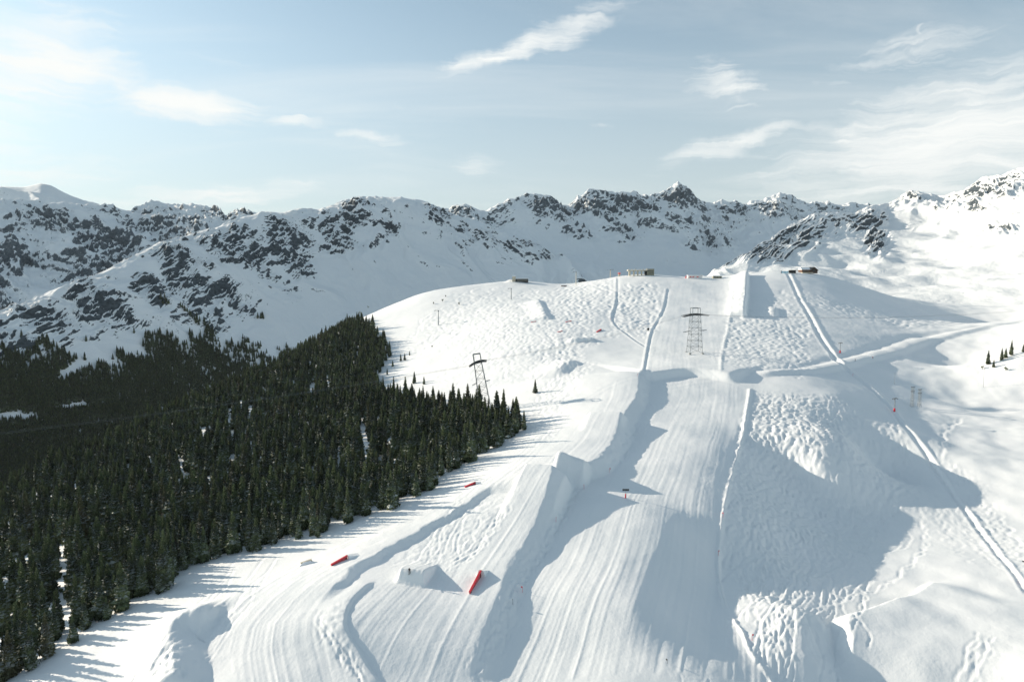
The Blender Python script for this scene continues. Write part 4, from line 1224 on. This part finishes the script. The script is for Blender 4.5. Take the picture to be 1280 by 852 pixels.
MB().add([(7.0, -6, 8.1), (13.4, -6, 3.5), (13.4, 6, 3.5), (7.0, 6, 8.1), (7.0, -6, 7.65), (13.4, -6, 3.1), (13.4, 6, 3.1), (7.0, 6, 7.65)], [(0, 1, 2, 3), (4, 7, 6, 5), (0, 4, 5, 1), (3, 2, 6, 7), (0, 3, 7, 4), (1, 5, 6, 2)]).build('roof_slope', M_DARK, r)
MB().box((7.0, -5.06, 3.6), (2.6, 0.12, 2.0)).build('window', M_GLASS, r)
for x in (-7.5, -4.5, -1.5): MB().box((x, -4.56, 2.6), (1.6, 0.12, 1.4)).build('window', M_GLASS, r)
MB().box((-4, -7, 0.5), (15, 4, 1.0)).build('terrace', M_CREAM, r)
p = ground(988, 341.5)
r = thing('lift_top_shelter', 'dark awning and pale blue wind screens left of the brown chalet', 'shelter', (p[0], p[1] + 4, p[2] + 0.2), 0.1)
MB().box((5.5, 0, 3.6), (10, 6, 0.7)).build('awning', M_DARK, r)
for x in (1, 5.5, 10): MB().box((x, 2.4, 1.6), (0.5, 0.5, 3.6)).build('post', M_DARK, r)
MB().box((5.5, 2.7, 1.6), (9.4, 0.3, 3.4)).build('back_wall', M_DARK, r)
for x in (-9.5, -6.2, -2.9): MB().box((x, -1, 1.3), (3.0, 0.15, 2.6)).build('wind_screen', M_BLUE, r)
MB().box((-11.4, -1, 1.6), (0.5, 0.5, 3.6)).build('end_post', M_DARK, r)
p = ground(705, 358)
r = thing('snow_covered_shed', 'tiny snow-covered shed on the saddle left of the pale lift post', 'shed', (p[0], p[1] + 2, p[2]), 0.0)
MB().box((0, 0, 0.5), (7, 3, 1.4)).build('wall', M_WOOD, r)
MB().prism([(-2, 1.2), (2, 1.2), (0, 2.2)], -4, 4).build('roof', SNOW, r)

# ------------------------------------------------------------------ park rails and boxes
def rail(u0, v0, u1, v1, h0, h1, label, w=0.5, ramp=True):
    a, b = ground(u0, v0), ground(u1, v1)
    d = b - a; L = math.hypot(d[0], d[1]); rz = math.atan2(d[1], d[0])
    r = thing('park_rail', label, 'park rail', tuple(a), rz, 'red rails and boxes of the snow park')
    dz = d[2]
    def strip(w_, zt0, zt1, zb0, zb1, off=0.0):
        return MB().add([(0, -w_ / 2 + off, zb0), (0, w_ / 2 + off, zb0), (0, w_ / 2 + off, zt0), (0, -w_ / 2 + off, zt0), (L, -w_ / 2 + off, dz + zb1), (L, w_ / 2 + off, dz + zb1), (L, w_ / 2 + off, dz + zt1), (L, -w_ / 2 + off, dz + zt1)],
                        [(0, 1, 2, 3), (7, 6, 5, 4), (0, 4, 5, 1), (1, 5, 6, 2), (2, 6, 7, 3), (3, 7, 4, 0)])
    strip(w, h0, h1, h0 - 0.28, h1 - 0.28).build('slide_beam', M_RED, r)
    strip(w * 0.5, h0 - 0.30, h1 - 0.30, -0.3, -0.3).build('side_panel', flat_mat('faded_red', (0.55, 0.09, 0.10)), r)
    for q in (0.08, 0.92):
        MB().box((L * q, 0, dz * q + (h0 + (h1 - h0) * q) / 2 - 0.4), (0.22, w * 0.9, h0 + (h1 - h0) * q)).build('foot', M_DARK, r)
    if ramp:
        z1 = dz + h1 - 0.1
        MB().add([(L + 0.1, -1.4, dz - 0.4), (L + 0.1, 1.4, dz - 0.4), (L + 0.1, 0.7, z1), (L + 0.1, -0.7, z1), (L + 4.5, -1.3, dz + 0.1), (L + 4.5, 1.3, dz + 0.1)],
                 [(0, 1, 2, 3), (3, 2, 5, 4), (0, 3, 4), (1, 5, 2), (0, 4, 5, 1)]).build('snow_ramp', SNOW, r)
    return r
rail(587, 742, 601, 720, 0.7, 1.9, 'red rail beside the shaded kicker, nearest of the park rails', 0.55)
rail(414, 707, 434, 698, 0.6, 1.2, 'red rail on the groomed piste left of the curved snow bank', 0.55)
rail(581, 609, 594, 605, 0.5, 1.0, 'flat red box near the forest edge above the lower jumps', 0.8)
rail(664, 403, 670, 402, 0.5, 0.7, 'leftmost red box of the upper park', 0.7)
rail(707, 402.5, 714, 401.5, 0.5, 0.8, 'red box at the top of the upper park, highest of its four', 0.7)
rail(697, 415, 703, 414, 0.5, 0.6, 'low red box in the middle of the upper park', 0.7)
rail(746, 415.5, 751, 413, 0.9, 1.4, 'largest red box of the upper park, nearest the groomed strip', 1.2)
p = ground(383, 704)
r = thing('park_feature', 'small snow-covered timber park feature left of the red rail on the piste', 'park feature', tuple(p), 0.4)
MB().box((0, 0, 0.35), (3.4, 0.7, 1.1), Matrix.Rotation(-0.2, 3, 'Y')).build('timber_beam', M_CREAM, r)
MB().add([(-2.6, -1.2, -0.3), (2.6, -1.2, -0.3), (2.6, 1.2, -0.3), (-2.6, 1.2, -0.3), (-0.8, -0.5, 0.75), (1.2, -0.4, 0.9), (1.2, 0.4, 0.9), (-0.8, 0.5, 0.75)], [(0, 1, 5, 4), (1, 2, 6, 5), (2, 3, 7, 6), (3, 0, 4, 7), (4, 5, 6, 7)]).build('snow_heap', SNOW, r)

# ------------------------------------------------------------------ signs, markers
p = ground(782, 622)
r = thing('information_sign', 'grey sign board on a post with red pad below the big kicker', 'sign', tuple(p), 0.0)
MB().tube((0, 0, -0.6), (0, 0, 3.0), 0.08, None, 8).build('post', M_STEEL, r)
MB().tube((0, 0, -0.2), (0, 0, 1.6), 0.26, 0.24, 10).build('crash_pad', M_RED, r)
bd = MB().box((0, -0.05, 3.1), (2.5, 0.10, 0.85)).build('sign_board', M_STEEL, r)
for k in range(4): MB().box((-0.9 + k * 0.6, -0.12, 3.1), (0.42, 0.03, 0.6)).build('slat', M_DARK, bd)

def marker(u, v, label, h=1.8, red=True):
    p = ground(u, v)
    r = thing('marker_pole', label, 'marker pole', tuple(p), random.uniform(0, 3), 'marker poles along the pistes')
    MB().tube((0, 0, -0.4), (0, 0, h), 0.05, 0.04, 6).build('pole', M_RED if red else M_DARK, r)
    MB().box((0.22, 0, h - 0.25), (0.42, 0.04, 0.42)).build('flag', M_RED if red else M_DARK, r)
for u, v, lab in (
    (904, 646, 'red marker pole on the right piste edge, beside the shadow of the big kicker'),
    (898, 694, 'red marker pole on the right piste edge, lower than the kicker shadow'),
    (940, 800, 'red marker pole in the tracked snow at the lower end of the piste edge'),
    (695, 652, 'red marker pole on the tracked bank right of the big landing'),
    (730, 611, 'red marker pole on the tracked bank beside the big kicker top'),
    (653, 740, 'red marker pole on the tracked bank level with the nearest rail'),
    (763, 400, 'red marker pole by the snow wall left of the narrow groomed strip'),
    (762, 590, 'red marker pole on the chopped snow between the two jumps'),
    (797, 470, 'red marker pole at the top of the uppermost jump'),
    (1066, 470, 'red marker pole just below the crossing of the cat road and lift track')):
    marker(u, v, lab)
marker(780, 397, 'dark marker pole on the narrow groomed strip below the summit station', 3.6, False)
marker(834, 829, 'small dark marker pole low on the groomed piste near the bottom', 1.2, False)
marker(641, 755, 'dark marker pole on the tracked bank below the nearest rail', 1.5, False)
p = ground(810, 413)
r = thing('snow_gun', 'small dark snow gun beside the wall left of the main piste', 'snow gun', tuple(p), 0.4)
MB().tube((-0.9, 0, 1.3), (0.9, 0, 1.6), 0.7, 0.85, 12).build('barrel', M_DARK, r)
MB().box((0, 0, 0.5), (1.2, 1.0, 0.9)).build('base', M_STEEL, r)
for k in range(3): MB().tube((0, 0, 0.6), (1.1 * math.cos(k * 2.1), 1.1 * math.sin(k * 2.1), -0.2), 0.07, None, 5).build('leg', M_STEEL, r)

# ------------------------------------------------------------------ people
def person(u, v, label, jacket, pants, rz, lean=0.12):
    p = ground(u, v)
    r = thing('person', label, 'person', tuple(p), rz)
    J = [(0, 0, 0.95), (0.02, 0.05, 1.2), (0.05, 0.10, 1.42), (0.06, 0.13, 1.52), (0.06, 0.16, 1.68),          # pelvis, waist, chest, neck, head
         (0.11, 0, 0.9), (0.15, 0.14, 0.5), (0.15, 0.0, 0.1), (0.15, 0.16, 0.06), (-0.11, 0, 0.9), (-0.15, 0.14, 0.5), (-0.15, 0.0, 0.1), (-0.15, 0.16, 0.06),
         (0.22, 0.10, 1.38), (0.30, 0.12, 1.12), (0.30, 0.36, 1.02), (-0.18, 0.10, 1.38), (-0.30, 0.12, 1.12), (-0.30, 0.36, 1.02)]
    E = [(0, 1), (1, 2), (2, 3), (3, 4), (0, 5), (5, 6), (6, 7), (7, 8), (0, 9), (9, 10), (10, 11), (11, 12), (2, 13), (13, 14), (14, 15), (2, 16), (16, 17), (17, 18)]
    Rd = [0.17, 0.17, 0.19, 0.08, 0.13, 0.11, 0.09, 0.07, 0.06, 0.11, 0.09, 0.07, 0.06, 0.09, 0.07, 0.055, 0.09, 0.07, 0.055]
    me = bpy.data.meshes.new('body'); me.from_pydata(J, E, []); 
    o = bpy.data.objects.new('body', me); COL.objects.link(o); o.parent = r
    sk = o.modifiers.new('skin', 'SKIN'); o.modifiers.new('smooth', 'SUBSURF').levels = 1
    for i, q in enumerate(me.skin_vertices[0].data): q.radius = (Rd[i], Rd[i]); q.use_root = (i == 0)
    m, t, b = new_mat('ski_clothing')
    tc = t.n('ShaderNodeTexCoord'); sp = t.n('ShaderNodeSeparateXYZ', in_0=tc.outputs['Object'])
    c = t.mix(t.ss(sp.outputs[2], 0.93, 0.99), pants, jacket)
    c = t.mix(t.ss(sp.outputs[2], 1.50, 1.53), c, (0.03, 0.03, 0.035))
    t.link(c, b.inputs['Base Color']); me.materials.append(m)
    for sx in (-0.15, 0.15): MB().box((sx, 0.15, 0.0), (0.10, 1.7, 0.05)).build('ski', M_DARK, r)
    for sx in (-0.33, 0.33): MB().tube((sx, 0.36, 1.05), (sx * 1.3, 0.1, -0.02), 0.014, None, 5).build('ski_pole', M_DARK, r)
person(1069, 451, 'skier in dark clothing on the cat road beside the drag lift crossing', (0.03, 0.03, 0.035), (0.03, 0.03, 0.04), 0.6)
person(1091, 448, 'skier in a reddish jacket on the cat road, right of the dark skier', (0.45, 0.10, 0.08), (0.06, 0.05, 0.05), 2.4)
person(512, 716, 'small dark equipment box on top of the shaded kicker, drawn as a person', (0.04, 0.035, 0.03), (0.03, 0.03, 0.03), 3.0)  # figure put in place of a small dark box

# small shrubs poking out of the snow on the upper hill
def shrub(u, v, h, label):
    p = ground(u, v)
    r = thing('shrub', label, 'shrub', tuple(p), random.uniform(0, 6), 'shrubs poking out of the snow')
    mb = MB(); rn = random.Random(int(u * 7 + v))
    tw = MB()
    for k in range(7):
        a = rn.uniform(0, 6.28); e = Vector((math.cos(a) * h * 0.45 * rn.random(), math.sin(a) * h * 0.45 * rn.random(), h * rn.uniform(0.5, 1)))
        tw.tube((0, 0, -0.2), e, 0.05, 0.02, 4)
        for q in range(5):
            c = e * rn.uniform(0.5, 1.05); s_ = h * 0.22
            mb.add([c + Vector((rn.uniform(-s_, s_), rn.uniform(-s_, s_), rn.uniform(-s_, s_))) for _ in range(3)], [(0, 1, 2)])
    mb.build('foliage', M_NEEDLE, r); tw.build('twigs', M_BARK, r)
for u, v, h, lab in ((542, 380, 3, 'small dark shrub on the left skyline slope, lowest of the row'), (553, 377, 3.5, 'dark shrub in the middle of the row on the left skyline slope'), (557, 371, 2.5, 'small shrub high in the row on the left skyline slope'),
                  (574, 381, 3.5, 'dark shrub standing apart on the bright hill left of the lift post'), (540, 434, 2.2, 'lone tiny shrub on the open slope above the forest'), (450, 392, 3.0, 'shrub at the skyline just right of the forest top'), (460, 385, 3.0, 'shrub on the skyline at the foot of the snowy ridge'),
                  (1257, 463, 3.0, 'small grey shrub below the spruce clump on the right'), (1228, 461, 3.0, 'snowy shrub left of the spruce clump on the right')):
    shrub(u, v, h, lab)
